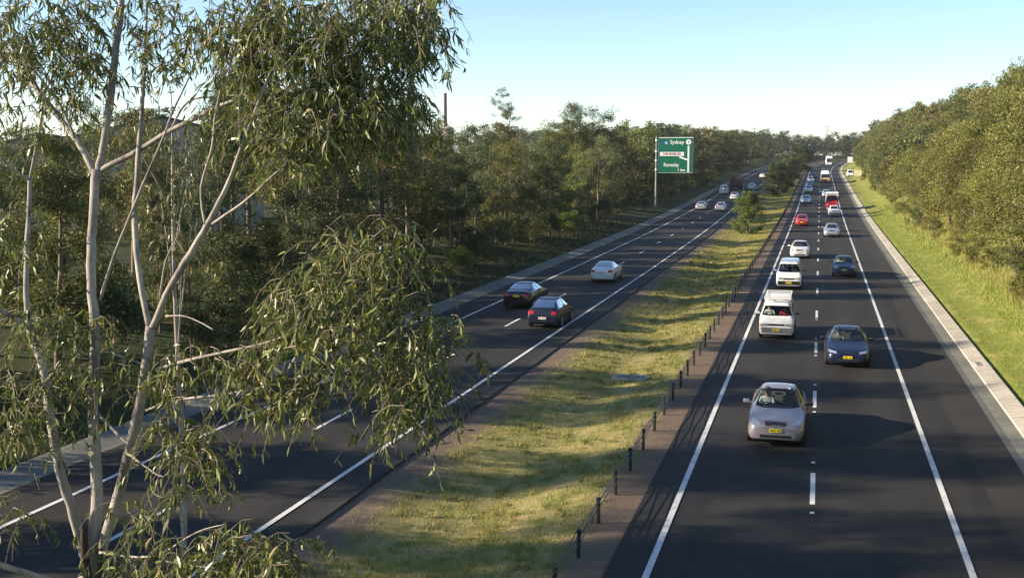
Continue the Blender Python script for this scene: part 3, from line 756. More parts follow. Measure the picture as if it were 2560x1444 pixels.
# bus: cream over yellow
def bus(X, Y):
    root = empty('coach_bus'); tag(root, 'cream and yellow bus behind the red truck in the shoulder-side lane', 'bus'); W, L, H = 1.24, 10.5, 3.1; f = -L/2
    st = [(f, 1.2, W*.86, 1.0, W*.9, W*.93, .42), (f+.10, 1.5, W*.92, 1.3, W*.97, W*.98, .36), (f+.22, 2.75, W*.84, 1.5, W*.98, W, .35), (f+.55, H-.04, W*.84, 1.6, W*.98, W, .35),
          (0, H, W*.86, 1.6, W*.98, W, .35), (L/2-.3, H-.03, W*.84, 1.6, W*.98, W, .36), (L/2, 2.6, W*.8, 1.5, W*.93, W*.96, .45)]
    bo = loft_body(st, 'body', 2); bo.data.materials.clear(); bo.data.materials.append(P_ROOF); bo.data.materials.append(P_YELLOW); bo.parent = root
    for p in bo.data.polygons: p.material_index = 1 if p.center.z < 1.25 else 0
    bo.data.polygons.foreach_set('use_smooth', np.ones(len(bo.data.polygons), bool)); bv = bvh_of(bo)
    patch(bv, [(-W*.84, 1.35), (W*.84, 1.35), (W*.80, 2.30), (-W*.80, 2.30)], 'front', .012).build('windscreen', M_DGLASS, root, True)
    for ax in ('left', 'right'):
        for k in range(6): patch(bv, [(f+1.0+k*1.5, 1.6), (f+2.3+k*1.5, 1.6), (f+2.3+k*1.5, 2.45), (f+1.0+k*1.5, 2.45)], ax, .01).build('side_window', M_DGLASS, root, True)
    for sx in (-1, 1):
        q = [(W*.60, .72), (W*.84, .72), (W*.84, .90), (W*.60, .90)]; patch(bv, q if sx > 0 else mirror_x(q), 'front', .012, 4, 3, .05).build('headlight', M_LAMP, root)
        MB().box((sx*(W+.15), f+.05, 2.1), (.14, .1, .4), bev=.03).build('wing_mirror', M_TRIM, root)
    patch(bv, [(-W*.45, .62), (W*.45, .62), (W*.45, 1.0), (-W*.45, 1.0)], 'front', .012).build('grille', P_RUST, root)
    MB().box((0, f, .50), (W*1.9, .16, .22), bev=.04).build('bumper', M_GREYP, root)
    add_wheels(root, None, .48, W-.16, (f+2.0, L/2-2.6)); place(root, X, Y)
bus(1.35, 312)

# --- traffic going away on the left carriageway
s = sedan_spec(4.95, .92, 1.44, dz=1.04); s['tail'] = [(.40, .74), (.86, .78), (.86, .93), (.44, .89)]; v = make_vehicle('sedan_car', 'black sedan going away with red tail lights and a yellow plate', 'car', s, P_BLACK, -16.95, 68.0, True, plate_m=M_PLATE_Y)
person('driver inside the black sedan going away', v, (-.36, -.16), SH_GREY, wheel=s['steer'], seatz=.46)
s = sedan_spec(4.25, .87, 1.50, hatch=True, rr=1.25); s['rplate'] = (.55, .40, .12); v = make_vehicle('hatchback_car', 'ink-blue hatchback going away with a white rear plate, beside the black sedan', 'car', s, P_INK, -13.68, 60.4, True, plate_m=M_PLATE_W)
person('driver inside the ink-blue hatchback going away', v, (-.34, -.14), SH_BLUE, wheel=s['steer'], seatz=.46)
s = sedan_spec(4.5, .87, 1.42); v = make_vehicle('sedan_car', 'white sedan going away alone ahead of the two dark cars', 'car', s, P_WHITE, -14.68, 82.9, True, plate_m=M_PLATE_W)
person('driver inside the white sedan going away', v, (-.34, -.14), SH_GREY, wheel=s['steer'], seatz=.46)
s = sedan_spec(4.6, .87, 1.42); make_vehicle('sedan_car', 'silver sedan going away in the kerb-side lane under the green sign', 'car', s, P_SILVER, -17.45, 190, True, cabin=False)
s = sedan_spec(4.4, .88, 1.45, hatch=True); make_vehicle('hatchback_car', 'pale silver hatchback going away beside the silver sedan', 'car', s, P_SILVER, -14.15, 187, True, cabin=False)
s = sedan_spec(4.4, .90, 1.85, hatch=True, hood=1.08, belt=1.15, nose=.80, rr=1.75, rf=-.35, cowl=-.85, roofw=.66); v = make_vehicle('offroad_wagon', 'white four-wheel drive with a spare wheel on its back door', 'car', s, P_WHITE, -17.9, 247, True, cabin=False)
sp = MB().lathe([(2.16, .33), (2.20, .37), (2.36, .37), (2.41, .30)], 'y', 24, (0, 0, 1.02)); sp.build('spare_wheel', P_WHITE, v, True)
truck('stake_truck', 'dark oxide-red stake truck going away ahead of the four-wheel drive', 'truck', P_RUST, P_RUST, -17.0, 270, 7.5, 1.2, 3.2, 2.5, away=True, box=False)
s = sedan_spec(4.4, .87, 1.42); make_vehicle('sedan_car', 'white sedan going away just left of the small round median tree', 'car', s, P_WHITE, -14.3, 225, True, cabin=False)
s = sedan_spec(4.4, .88, 1.45, hatch=True); make_vehicle('hatchback_car', 'white hatchback going away, glimpsed above the small round median tree', 'car', s, P_WHITE, -13.4, 268, True, cabin=False)
s = sedan_spec(4.6, .87, 1.42); make_vehicle('sedan_car', 'farthest white sedan going away near where the left road disappears', 'car', s, P_WHITE, -14.6, 345, True, cabin=False)

# ------------------------------------------------------------------ wire rope fence, drains, sign, poles, buildings
M_POST = speckled('fence_post_paint', (.012, .016, .014), (.030, .034, .030), 20, .6)
M_GALV = speckled('galvanised_steel', (.20, .205, .21), (.31, .315, .32), 6, .45, (.6, .8, 1.1))
M_WIRE = mat('wire_rope', (.10, .10, .10), .6, .4)
fr = empty('wire_rope_fence', G(-5.0, 24)); tag(fr, 'low wire rope fence on short dark posts along the median edge', 'fence')
def wl(p): return Vector(p)-fr.location
pm = MB(); pm.box((0, 0, .29), (.085, .06, .66), bev=.012); pm.lathe([(.60, .058), (.65, .058), (.665, .04)], 'z', 10); post_me = pm.mesh('post'); post_me.materials.append(M_POST)
far_posts = MB()
for k in range(150):
    y = 22.4+2.5*k; p = G(-5.0, y)
    if k < 98:
        o = bpy.data.objects.new('post', post_me); COL.objects.link(o); o.parent = fr; o.location = wl(p); o.rotation_euler = (rg.uniform(-.03, .03), rg.uniform(-.03, .03), 0)
    else: far_posts.box(wl(p)+Vector((0, 0, .3)), (.085, .06, .66))
tag(far_posts.build('far_posts', M_POST, fr), kind='stuff')
for h, sgn in ((.60, 1), (.52, -1), (.44, 1), (.36, -1)):
    pts = [wl(G(-5.0+sgn*.05*(1 if k % 2 else -1), 9.9+2.5*k, h)) for k in range(155)]
    MB().tube(pts, .012, 5).build('rope', M_WIRE, fr)

def grate(name, label, x, y, lx, ly, nb, rot, dz):
    r_ = empty(name, G(x, y, dz), rot); tag(r_, label, 'drain')
    b = MB()
    for s_ in (-1, 1): b.box((s_*(lx/2+.05), 0, .02), (.10, ly+.2, .12), bev=.015); b.box((0, s_*(ly/2+.05), .02), (lx-.01, .10, .12), bev=.015)
    b.build('concrete_surround', M_CONC, r_)
    g = MB()
    for k in range(nb): g.box((-lx/2+lx*(k+.5)/nb, 0, .06), (lx/nb*.42, ly, .05))
    g.box((0, 0, .035), (lx, .05, .03)); g.build('grate', M_GALV, r_)
    MB().box((0, 0, -.03), (lx*.98, ly*.98, .04)).build('pit', M_TRIM, r_)
grate('median_drain', 'grated stormwater drain set in the median grass', -7.35, 47.5, 1.25, .7, 9, R(-6), .02)
grate('kerb_drain', 'small grated drain let into the pale kerb on the right', 6.95, 52.5, .45, .9, 7, R(90)*0, .14)

# direction sign
M_GREEN = speckled('sign_green', (.0, .115, .062), (.0, .135, .075), 3, .45, spec=.4)
M_SW = mat('sign_white', (.80, .80, .78), .5)
M_SB = mat('sign_blue', (.03, .12, .36), .45)
M_SRED = mat('sign_road_name_ink', (.24, .03, .05), .6)
SY = 188.; sp0 = G(-24.9, SY)
sg = empty('direction_sign', sp0); tag(sg, 'large green motorway sign on a single tall post beside the left road', 'road sign')
zb, zt_, x0, x1 = 6.15-sp0.z+.1, 11.72-sp0.z+.1, .55, 6.05
pb = MB(); pb.lathe([(-.6, .24), (.2, .24), (.22, .17), (zt_*.95, .13), (zt_+.25, .12)], 'z', 14, (.25, 0, 0)); pb.box((.25, 0, .10), (.8, .8, .25), bev=.03); pb.build('post', M_GALV, sg, False)
for hz in (zb+.5, zb+1.95, zb+3.4, zt_-.4):
    MB().box((.85+2.2, .18, hz), (6.0, .10, .16)).build('beam', M_GALV, sg); MB().lathe([(hz-.13, .20), (hz+.13, .20)], 'z', 12, (.25, 0, 0)).build('clamp', M_SW, sg)
PW, PH = x1-x0, zt_-zb; pc = Vector(((x0+x1)/2, -.02, (zb+zt_)/2))
MB().box(pc+Vector((0, .04, 0)), (PW+.08, .05, PH+.08), bev=.02).build('panel_border', M_SW, sg)
pn = MB().box(pc, (PW-.10, .06, PH-.10), bev=.02).build('sign_panel', M_GREEN, sg)
def sxz(u, v): return (x0+PW*u, -.062, zb+PH*(1-v))          # u right, v down on the face
def face_quad(name, pts, m, y=-.058, parent=pn):
    b = MB(); V = [(x0+PW*u, y, zb+PH*(1-v)) for u, v in pts]; n = len(V)
    b.add(V+[(p[0], p[1]+.006, p[2]) for p in V], [tuple(range(n))]+[(i, n+i, n+(i+1) % n, (i+1) % n) for i in range(n)]); return b.build(name, m, parent)
def text(name, s_, u, v, h, m, parent=pn, align='LEFT', y=-.060, bold=.012, wid=1.0):
    c = bpy.data.curves.new('t', 'FONT'); c.body = s_; c.size = h; c.align_x = align; c.align_y = 'CENTER'; c.extrude = .003; c.offset = bold
    o = bpy.data.objects.new('t', c); COL.objects.link(o)
    me = bpy.data.meshes.new_from_object(o.evaluated_get(bpy.context.evaluated_depsgraph_get())); bpy.data.objects.remove(o); bpy.data.curves.remove(c)
    t = link_mesh(name, me, m, parent); t.data.materials.clear(); t.data.materials.append(m); t.location = (x0+PW*u, y, zb+PH*(1-v)); t.rotation_euler = (math.pi/2, 0, 0); t.scale = (wid, 1, 1); return t
text('lettering', 'Sydney', .34, .135, .86, M_SW, wid=.92)
face_quad('route_marker', [(.17, .09), (.29, .09), (.29, .20), (.17, .20)], M_SB)
face_quad('marker_symbol', [(.225, .105), (.25, .15), (.275, .165), (.25, .165), (.235, .19), (.22, .165), (.185, .165), (.21, .15)], M_SW, -.066)
ci = [(.875+.075*math.cos(t), .13+.074*math.sin(t)) for t in np.linspace(0, 2*math.pi, 24, endpoint=False)]
face_quad('route_disc', ci[::-1], M_SW)
text('route_number', '5', .875, .13, .58, M_SB, align='CENTER', y=-.068)
face_quad('road_arrow', [(.85, .235), (.90, .235), (.90, .985), (.85, .985)], M_SW)
face_quad('exit_arrow', [(.61, .55), (.635, .53), (.848, .61), (.848, .655), (.64, .585), (.615, .575)], M_SW)
face_quad('road_name_plate', [(.05, .41), (.745, .41), (.745, .525), (.05, .525)], M_SW)
text('road_name', 'THE RIVER RD', .40, .468, .54, M_SRED, align='CENTER', y=-.068, wid=.86)
text('lettering', 'Revesby', .16, .78, .80, M_SW, wid=.92); text('lettering', '1 km', .79, .925, .62, M_SW, align='RIGHT')

# power poles over the far trees, wires between them, a distant brown mast and a bluish plant tower
M_POLE = speckled('weathered_pole', (.20, .19, .18), (.30, .29, .27), 3, .8)
def pylon(label, base, h, name='power_pole'):
    r_ = empty(name, base); tag(r_, label, 'pole')
    MB().lathe([(-1, .42), (h*.5, .34), (h, .24)], 'z', 10).build('mast', M_POLE, r_)
    for z, wd in ((h-1.0, 3.6), (h-3.6, 4.6), (h-6.2, 3.6)):
        MB().box((0, 0, z), (wd, .22, .26)).build('crossarm', M_POLE, r_)
        for sx in (-1, 1): MB().lathe([(z-.75, .10), (z-.6, .17), (z-.45, .10), (z-.3, .17), (z-.13, .10)], 'z', 8, (sx*wd*.46, 0, 0)).build('insulator', M_POLE, r_)
    return r_
pA, pB = Vector((-42, 780, 5)), Vector((3.6, 780, 5))
pylon('slim grey power pole over the trees left of the road crest', pA, 22.5); pylon('slim grey power pole behind the trees above the white box truck', pB, 23.5)
M_CABLE = mat('power_line', (.25, .26, .28), .6)
for z in (21.4, 18.6):
    for (a, c, da) in ((pA, pB, 0), (Vector((-170, 790, 5)), pA, 0), (pB, Vector((120, 790, 10)), 0)):
        pts = [a.lerp(c, t)+Vector((0, 0, z-9*t*(1-t)*.6)) for t in np.linspace(0, 1, 14)]
        tag(MB().tube([p+Vector((1.6, 0, 0)) for p in pts], .030, 4).build('power_line', M_CABLE), 'thin %s power wire sagging %s' % ('upper' if z > 20 else 'lower', 'between the two slim poles' if a is pA else ('leftward from the left slim pole' if c is pA else 'rightward from the right slim pole')), 'wire', 'power wires')
M_STACK = speckled('rusty_stack', (.10, .036, .032), (.14, .052, .045), .5, .8)
r_ = empty('chimney_stack', (-136, 420, 1.2)); tag(r_, 'tall thin red-brown chimney rising behind the left trees', 'chimney')
MB().lathe([(0, .75), (31, .55)], 'z', 14).build('shaft', M_STACK, r_); MB().lathe([(0, 2.2), (18.2, 2.0), (18.6, 1.0)], 'z', 16, (.9, .4, 0)).build('base_tower', M_CONC, r_)
r_ = empty('plant_tower', (-113, 520, -2.5)); tag(r_, 'bluish tank tower with a thin aerial above the left trees', 'tower')
M_BLUETANK = speckled('blue_tank', (.16, .22, .36), (.22, .28, .42), .6, .5)
MB().lathe([(0, 1.0), (20.4, 1.0), (21, 1.7), (23, 1.7), (23.1, .6)], 'z', 16).build('tank', M_BLUETANK, r_); MB().tube([(.8, 0, 23), (.8, 0, 28.5)], .12, 6).build('aerial', M_POLE, r_)

M_RENDER = speckled('beige_wall', (.36, .30, .24), (.42, .355, .28), 1.2, .85, (.15, .85, 1.1))
M_RENDER2 = speckled('cream_wall', (.52, .44, .36), (.60, .50, .40), 1.2, .85, (.15, .85, 1.1))
M_ROOFT = speckled('dark_roof', (.06, .055, .055), (.10, .095, .09), 2, .7)
M_DOORB = mat('blue_door', (.06, .16, .42), .5); M_ORANGE = speckled('orange_sheet', (.55, .25, .07), (.65, .32, .10), .8, .7)
def shed(label, base, rz, Lx, Ly, hw, rise, wall_m, extra=None):
    r_ = empty('warehouse_building', base, rz); tag(r_, label, 'building')
    b = MB(); P = [(-Lx/2, 0), (Lx/2, 0), (Lx/2, hw), (0, hw+rise), (-Lx/2, hw)]
    V = [(x, -Ly/2, z) for x, z in P]+[(x, Ly/2, z) for x, z in P]
    b.add(V, [(0, 1, 2, 3, 4), (9, 8, 7, 6, 5), (0, 5, 6, 1), (1, 6, 7, 2), (4, 9, 5, 0)]); b.build('wall', wall_m, r_)
    rf = MB(); t = .22
    for s_ in (-1, 1):
        a = (s_*(Lx/2+.5), hw-.5*rise/(Lx/2)); c = (0, hw+rise)
        q = [(a[0], -Ly/2-.4, a[1]+.02), (c[0], -Ly/2-.4, c[1]+.02), (c[0], Ly/2+.4, c[1]+.02), (a[0], Ly/2+.4, a[1]+.02)]
        rf.add(q+[(x, y, z+t) for x, y, z in q], [(0, 1, 2, 3), (7, 6, 5, 4), (0, 4, 5, 1), (1, 5, 6, 2), (2, 6, 7, 3), (3, 7, 4, 0)])
    rf.build('roof', M_ROOFT, r_)
    MB().box((-Lx*.2, -Ly/2-.03, 3.1), (2.2, .08, 6.2)).build('door', M_ORANGE, r_); MB().box((-Lx*.2-2.6, -Ly/2-.03, 5.6), (1.8, .08, .9)).build('door', M_DOORB, r_)
    for k in range(3): MB().box((Lx*(.0+.18*k), -Ly/2-.03, hw*.40), (1.8, .08, 1.0)).build('window', M_DGLASS, r_)
    return r_
shed('big beige warehouse with a dark low-pitched roof behind the left trees', (-66, 112, 1), R(24), 16, 26, 9.6, 1.9, M_RENDER)
shed('lower cream shed left of the beige warehouse behind the trees', (-76, 104, 1), R(24), 9, 14, 8.6, 1.2, M_RENDER2)
# roadside signs at the far right
def small_sign(label, X, Y, m, wd, ht, h):
    r_ = empty('roadside_sign', G(X, Y)); tag(r_, label, 'road sign')
    for s_ in (-1, 1): MB().tube([(s_*wd*.3, .04, -.3), (s_*wd*.3, .04, h)], .05, 8).build('post', M_GALV, r_)
    MB().box((0, 0, h-ht/2), (wd, .05, ht), bev=.02).build('sign_panel', m, r_)
small_sign('small white roadside sign on the right verge near the white box truck', 9.3, 395, M_SW, 1.6, 1.8, 4.6)
s = van_spec(5.0, .95, 2.3, 1.35, .4); s['wy'] = (-1.6, 1.55); make_vehicle('parked_van', 'white van stopped on the verge right of the road near the crest', 'van', s, P_WHITE, 8.4, 352, cabin=False)
small_sign('yellowish roadside board seen edge-on on the right verge below the white van', 9.6, 318, P_CREAM, 1.9, 1.5, 2.4)

# ------------------------------------------------------------------ vegetation
rng = np.random.default_rng(11)
M_LEAF_FG = leaf_mat('gum_leaf', .18, .40, .5, 1.7, (.34, .24, .11))
M_LEAF = leaf_mat('tree_leaf', .34, .5, .45, 1.7, (.26, .18, .07))
def bark_mat(name, a, b_, c, sc_=3.0):
    m = mat(name, a, .8, spec=.25); N, L, bs = nodes(m); v = coords(m)
    f = noise_node(m, sc_, 5, .6, scaled(m, v, (1, 1, .22)), .9); f2 = noise_node(m, 22, 4, .7, scaled(m, v, (1, 1, .5)))
    cc_ = ramp(m, f, [(.32, c), (.46, a), (.66, b_)]); cc_ = mixc(m, 1.0, cc_, ramp(m, f2, [(.3, (.75,)*3), (.7, (1.12,)*3)]), 'MULTIPLY')
    L.new(cc_, bs.inputs['Base Color']); bump(m, f2, .4, .01); return m
M_BARK_FG = bark_mat('smooth_pale_bark', (.28, .25, .225), (.44, .40, .35), (.12, .105, .095), 3.4)
M_BARK = bark_mat('grey_brown_bark', (.20, .155, .12), (.33, .27, .22), (.08, .06, .05), 1.2)
M_BARK_DK = bark_mat('rough_dark_bark', (.07, .05, .04), (.12, .09, .07), (.03, .025, .02), 2)

def unit(v): return v/np.maximum(np.linalg.norm(v, axis=1, keepdims=True), 1e-9)
def leaf_cloud(base, axis, length, width, rng_, curl=.25):
    """lance-shaped leaves: 4 vertices each, bent a little along the midrib"""
    n = len(base); axis = unit(axis); r0 = unit(rng_.normal(size=(n, 3))); side = unit(np.cross(axis, r0)); nrm = np.cross(side, axis)
    L_ = length[:, None]; W_ = width[:, None]
    mid = base+axis*L_*.42+nrm*L_*curl*.25
    V = np.stack([base, mid-side*W_*.5, base+axis*L_-nrm*L_*curl*.25, mid+side*W_*.5], 1).reshape(-1, 3)
    F = np.arange(4*n).reshape(n, 4)
    tint = np.repeat(rng_.random(n), 4)
    return V, F, tint
def leaf_long(base, axis, length, width, rng_, curl=.3):
    """long gum leaves: 6 vertices, two quads, sickle-bent"""
    n = len(base); axis = unit(axis); r0 = unit(rng_.normal(size=(n, 3))); side = unit(np.cross(axis, r0)); nrm = np.cross(side, axis)
    L_ = length[:, None]; W_ = width[:, None]; sgn = rng_.choice([-1, 1], (n, 1))
    a = base+axis*L_*.30+side*sgn*L_*curl*.22+nrm*L_*.05; c = base+axis*L_*.68+side*sgn*L_*curl*.20+nrm*L_*.04; tip = base+axis*L_
    V = np.stack([base, a-side*W_*.5, a+side*W_*.5, c-side*W_*.42, c+side*W_*.42, tip], 1).reshape(-1, 3)
    k = (np.arange(n)*6)[:, None]
    F = np.concatenate([k+np.array([[0, 1, 3, 2]])[:, :], k+np.array([[2, 3, 5, 4]])], 0)
    # quads share the 1-2 / 3-4 ribs: (0,1,3,2) covers base to first rib, (2,3,5,4) on to the tip
    return V, F, np.repeat(rng_.random(n), 6)

def tree_meshes(seed, H=10., spread=3.2, clear=.28, nclump=60, per=110, leaf=.17, lw=.34, crad=.75, droop=.5, trunk_r=.16, stems=1, top=.8, flat=1.0):
    r_ = np.random.default_rng(seed); tb = MB(); C = []
    for s_ in range(stems):
        a0 = r_.uniform(0, 6.3); lean = r_.uniform(.02, .10)*H*(1+.8*(stems > 1)); pts = []
        for k in range(7):
            t = k/6; pts.append(Vector((math.cos(a0)*lean*t**1.3+r_.normal(0, .08)*t, math.sin(a0)*lean*t**1.3+r_.normal(0, .08)*t, -.4+t*(H*.86+.4))))
        tb.tube(pts, [trunk_r*(1.15-1.0*k/6)/math.sqrt(stems)+.012 for k in range(7)], 7)
        for k in range(9):
            t = r_.uniform(clear+.05, .92); i = int(t*6); p0 = pts[i].lerp(pts[min(i+1, 6)], t*6-i)
            an = r_.uniform(0, 6.3); ln = spread*r_.uniform(.5, .95)*(1.15-.75*(t-clear)/(1-clear)); e = p0+Vector((math.cos(an)*ln, math.sin(an)*ln, ln*r_.uniform(.35, .9)))
            m_ = p0.lerp(e, .5)+Vector((0, 0, -.08*ln)); tb.tube([p0, m_, e], [trunk_r*.36*(1.1-t), trunk_r*.25*(1.1-t)+.005, .010], 5)
            C.append(np.array(e)); C.append(np.array(p0.lerp(e, .7)))
    while len(C) < nclump:
        t = r_.uniform(clear, 1.0); q = (t-clear)/(1-clear)
        rad = spread*(math.sin(math.pi*min(1, q*.80+.16)))**.7*(.55 if r_.random() < .3 else 1)*r_.uniform(.72, 1.05); an = r_.uniform(0, 6.3)
        C.append(np.array([math.cos(an)*rad, math.sin(an)*rad*flat, H*t*r_.uniform(.97, 1.0)]))
    C = np.array(C[:nclump]); n = len(C)*per
    ci = np.repeat(np.arange(len(C)), per); cr = crad*r_.uniform(.55, 1.25, len(C))
    d = unit(r_.normal(size=(n, 3)))*(r_.random((n, 1))**.45); d[:, 2] *= .75
    base = C[ci]+d*cr[ci][:, None]
    ax = r_.normal(size=(n, 3))*.75+d*.5; ax[:, 2] -= droop
    ln = leaf*r_.uniform(.6, 1.35, n)
    V, F, T = leaf_cloud(base, ax, ln, ln*lw*r_.uniform(.8, 1.2, n), r_)
    ctint = r_.uniform(-.16, .16, len(C)); T = np.clip(T*.75+.12+np.repeat(ctint[ci], 4), 0, .92)
    T[np.repeat(r_.random(n) < .02, 4)] = .97
    return tb.mesh('trunk'), np_mesh('crown', V, F, T)

TREES = {}
def variant(key, **kw):
    t, c = tree_meshes(**kw); t.materials.append(M_BARK); c.materials.append(M_LEAF)
    t.polygons.foreach_set('use_smooth', np.ones(len(t.polygons), bool)); TREES[key] = (t, c); return key
LEFT_V = [variant('l%d' % i, seed=20+i, H=11, spread=2.2+.35*(i % 3), clear=.22+.06*(i % 4), nclump=64, per=210, leaf=.20, crad=.86, droop=.75, trunk_r=.15, stems=1+(i % 3 == 1)) for i in range(6)]
RIGHT_V = [variant('r%d' % i, seed=60+i, H=8.5, spread=2.8+.35*(i % 3), clear=.12, nclump=52, per=280, leaf=.17, lw=.42, crad=1.0, droop=.25, trunk_r=.11, stems=1+(i % 2)) for i in range(5)]
FAR_V = [variant('f%d' % i, seed=90+i, H=11, spread=3.4, clear=.05, nclump=66, per=60, leaf=.42, lw=.45, crad=1.0, droop=.4, trunk_r=.17) for i in range(4)]
SHADOW_V = [variant('h%d' % i, seed=80+i, H=11, spread=2.3, clear=.70, nclump=40, per=170, leaf=.2, crad=.8, droop=.6, trunk_r=.13) for i in range(2)]  # crown kept at the very top so its shadow lands on the right road
SHRUB_V = [variant('s%d' % i, seed=120+i, H=3.2, spread=1.7, clear=.03, nclump=38, per=120, leaf=.15, lw=.36, crad=.55, droop=.2, trunk_r=.05, stems=2) for i in range(3)]
ROUND_V = variant('m0', seed=140, H=5.2, spread=1.75, clear=.0, nclump=85, per=230, leaf=.16, lw=.38, crad=.5, droop=.35, trunk_r=.09, stems=2)
THIN_V = variant('t0', seed=150, H=19.6, spread=2.1, clear=.70, nclump=46, per=90, leaf=.22, lw=.34, crad=.62, droop=.7, trunk_r=.22)
CON_V = variant('c0', seed=160, H=12, spread=2.3, clear=.10, nclump=120, per=130, leaf=.18, lw=.30, crad=.55, droop=-.3, trunk_r=.16)

OLIVE, DARK, YELL, GREY, BROWN, BRIGHT = (.132, .136, .036), (.078, .100, .032), (.150, .162, .040), (.118, .142, .056), (.165, .142, .050), (.120, .170, .028)
TONE = {OLIVE: 'olive', DARK: 'dark green', YELL: 'yellow-green', GREY: 'grey-green', BROWN: 'brownish', BRIGHT: 'bright green'}
rt = random.Random(3)
def plant_tree(name, label, cat, key, p, h=1.0, rz=None, col=OLIVE, group=None, wide=1.0, jit=.14):
    r_ = empty(name, p, rt.uniform(0, 6.3) if rz is None else rz); r_.scale = (h*wide, h*wide, h)
    tag(r_, label, cat, group)
    t, c = TREES[key]
    a = bpy.data.objects.new('trunk', t); COL.objects.link(a); a.parent = r_
    c_ = bpy.data.objects.new('crown', c); COL.objects.link(c_); c_.parent = r_
    k = rt.uniform(1-jit, 1+jit)*(1.0 if cat != 'tree' else rt.choice((.74, .9, 1.0, 1.0, 1.12, 1.28))); c_.color = (col[0]*k*rt.uniform(.93, 1.07), col[1]*k, col[2]*k, 1)
    return r_
ORD = ['first', 'second', 'third', 'fourth', 'fifth', 'sixth', 'seventh', 'eighth', 'ninth', 'tenth', 'eleventh', 'twelfth', 'thirteenth', 'fourteenth', 'fifteenth', 'sixteenth', 'seventeenth', 'eighteenth', 'nineteenth', 'twentieth']
TENS = {2: 'twenty', 3: 'thirty', 4: 'forty', 5: 'fifty', 6: 'sixty', 7: 'seventy', 8: 'eighty', 9: 'ninety'}
def ordw(n):
    if n <= 20: return ORD[n-1]
    return (TENS[n//10][:-1]+'ieth') if n % 10 == 0 else TENS[n//10]+'-'+ORD[n % 10-1]

# left wood: a front row along the verge, then deeper rows whose tops make the skyline
def tall_near(y):
    return 1.26 if 66 < y < 82 else (1.0 if y <= 66 else (.90 if y < 106 else min(1.24, .96+(y-106)*.0038)))
def row(rowname, name, cat, kind_word, group, xs_, y0, y1, step, grow, keys, hs, cols, side_note, skip=None, widef=1.0, hf=None):
    y = y0; k = 0
    while y < y1:
        x = rt.uniform(*xs_); h = rt.uniform(*hs); c = rt.choice(cols)
        if not (skip and skip(x, y)):
            k += 1
            key = rt.choice(keys if y < 190 else FAR_V)
            hh = h*(1.0 if y < 190 else (1.0 if kind_word == 'gum' else .82))*(hf(y) if hf else 1)
            size = 'tall' if h > (hs[0]+hs[1])/2 else 'shorter'
            plant_tree(name, '%s %s %s, %s in the %s of %s' % (size, TONE[c], kind_word, ordw(k), rowname, side_note), cat, key, G(x, y), hh, col=c, group=group, wide=rt.uniform(.85, 1.15)*widef*(1.0 if y < 150 else 1.25))
        y += (step+grow*max(0, y-60))*rt.uniform(.75, 1.25)
LW = 'trees of the left roadside wood'
COLS_L = [OLIVE, OLIVE, DARK, YELL, GREY, BROWN]
nosign = lambda x, y: 168 < y < 191 or 127 < y < 137 or (y > 20 and -.63 < x/y < -.53)
row('front row', 'gum_tree', 'tree', 'gum', LW, (-29.5, -27.0), -12, 520, 6.2, .022, LEFT_V, (.70, 1.0), COLS_L, 'the left wood', nosign, 1.0, tall_near)
row('second row', 'gum_tree', 'tree', 'gum', LW, (-35, -31), -16, 520, 9, .026, LEFT_V, (.72, 1.04), COLS_L, 'the left wood', lambda x, y: 170 < y < 190 or 126 < y < 135 or (y > 20 and -.63 < x/y < -.53), 1.0, tall_near)
row('tall off-road row', 'shadow_gum_tree', 'tree', 'gum', LW, (-43, -38), -18, 54, 9.5, .0, SHADOW_V, (1.28, 1.66), COLS_L, 'the left wood')  # out-of-view gums added to cast shadow bands across the right carriageway
row('third row', 'gum_tree', 'tree', 'gum', LW, (-43, -37), 60, 480, 10, .05, LEFT_V, (.80, 1.04), COLS_L, 'the left wood', lambda x, y: -.60 < x/y < -.55, 1.0, tall_near)
row('back row', 'gum_tree', 'tree', 'gum', LW, (-60, -47), 70, 470, 14, .07, LEFT_V, (.82, 1.05), COLS_L, 'the left wood', lambda x, y: 88 < y < 125, 1.0, lambda y: 1.0)
# understorey
def shrubs(name, where, group, xs_, y0, y1, step, hs, cols):
    y = y0; k = 0
    while y < y1:
        k += 1; c = rt.choice(cols); plant_tree(name, 'low %s shrub, %s %s' % (TONE[c], ordw(k), where), 'shrub', rt.choice(SHRUB_V), G(rt.uniform(*xs_), y, -.1), rt.uniform(*hs), col=c, group=group, wide=rt.uniform(.9, 1.3))
        y += step*rt.uniform(.7, 1.3)*(1+max(0, y-80)*.006)
shrubs('understorey_shrub', 'along the foot of the left wood', 'shrubs under the left wood', (-28.2, -25.6), 40, 330, 3.5, (.60, 1.25), [DARK, DARK, OLIVE, BRIGHT])
shrubs('understorey_shrub', 'deeper under the left wood', 'shrubs under the left wood', (-33.5, -29.5), 30, 300, 3.6, (1.0, 1.6), [DARK, DARK, OLIVE, OLIVE, GREY])
plant_tree('screen_gum_tree', 'slim olive gum standing in front of the beige warehouse', 'tree', LEFT_V[1], G(-29.6, 48), .80, 1, OLIVE, None, .62)
plant_tree('screen_gum_tree', 'leafy yellow-green gum half hiding the beige warehouse', 'tree', LEFT_V[4], G(-34.8, 56.5), .86, 2, YELL, None, .66)
plant_tree('screen_gum_tree', 'dark green young gum below the warehouse wall', 'tree', LEFT_V[0], G(-33.5, 60), .60, 2, DARK, None, 1.1)
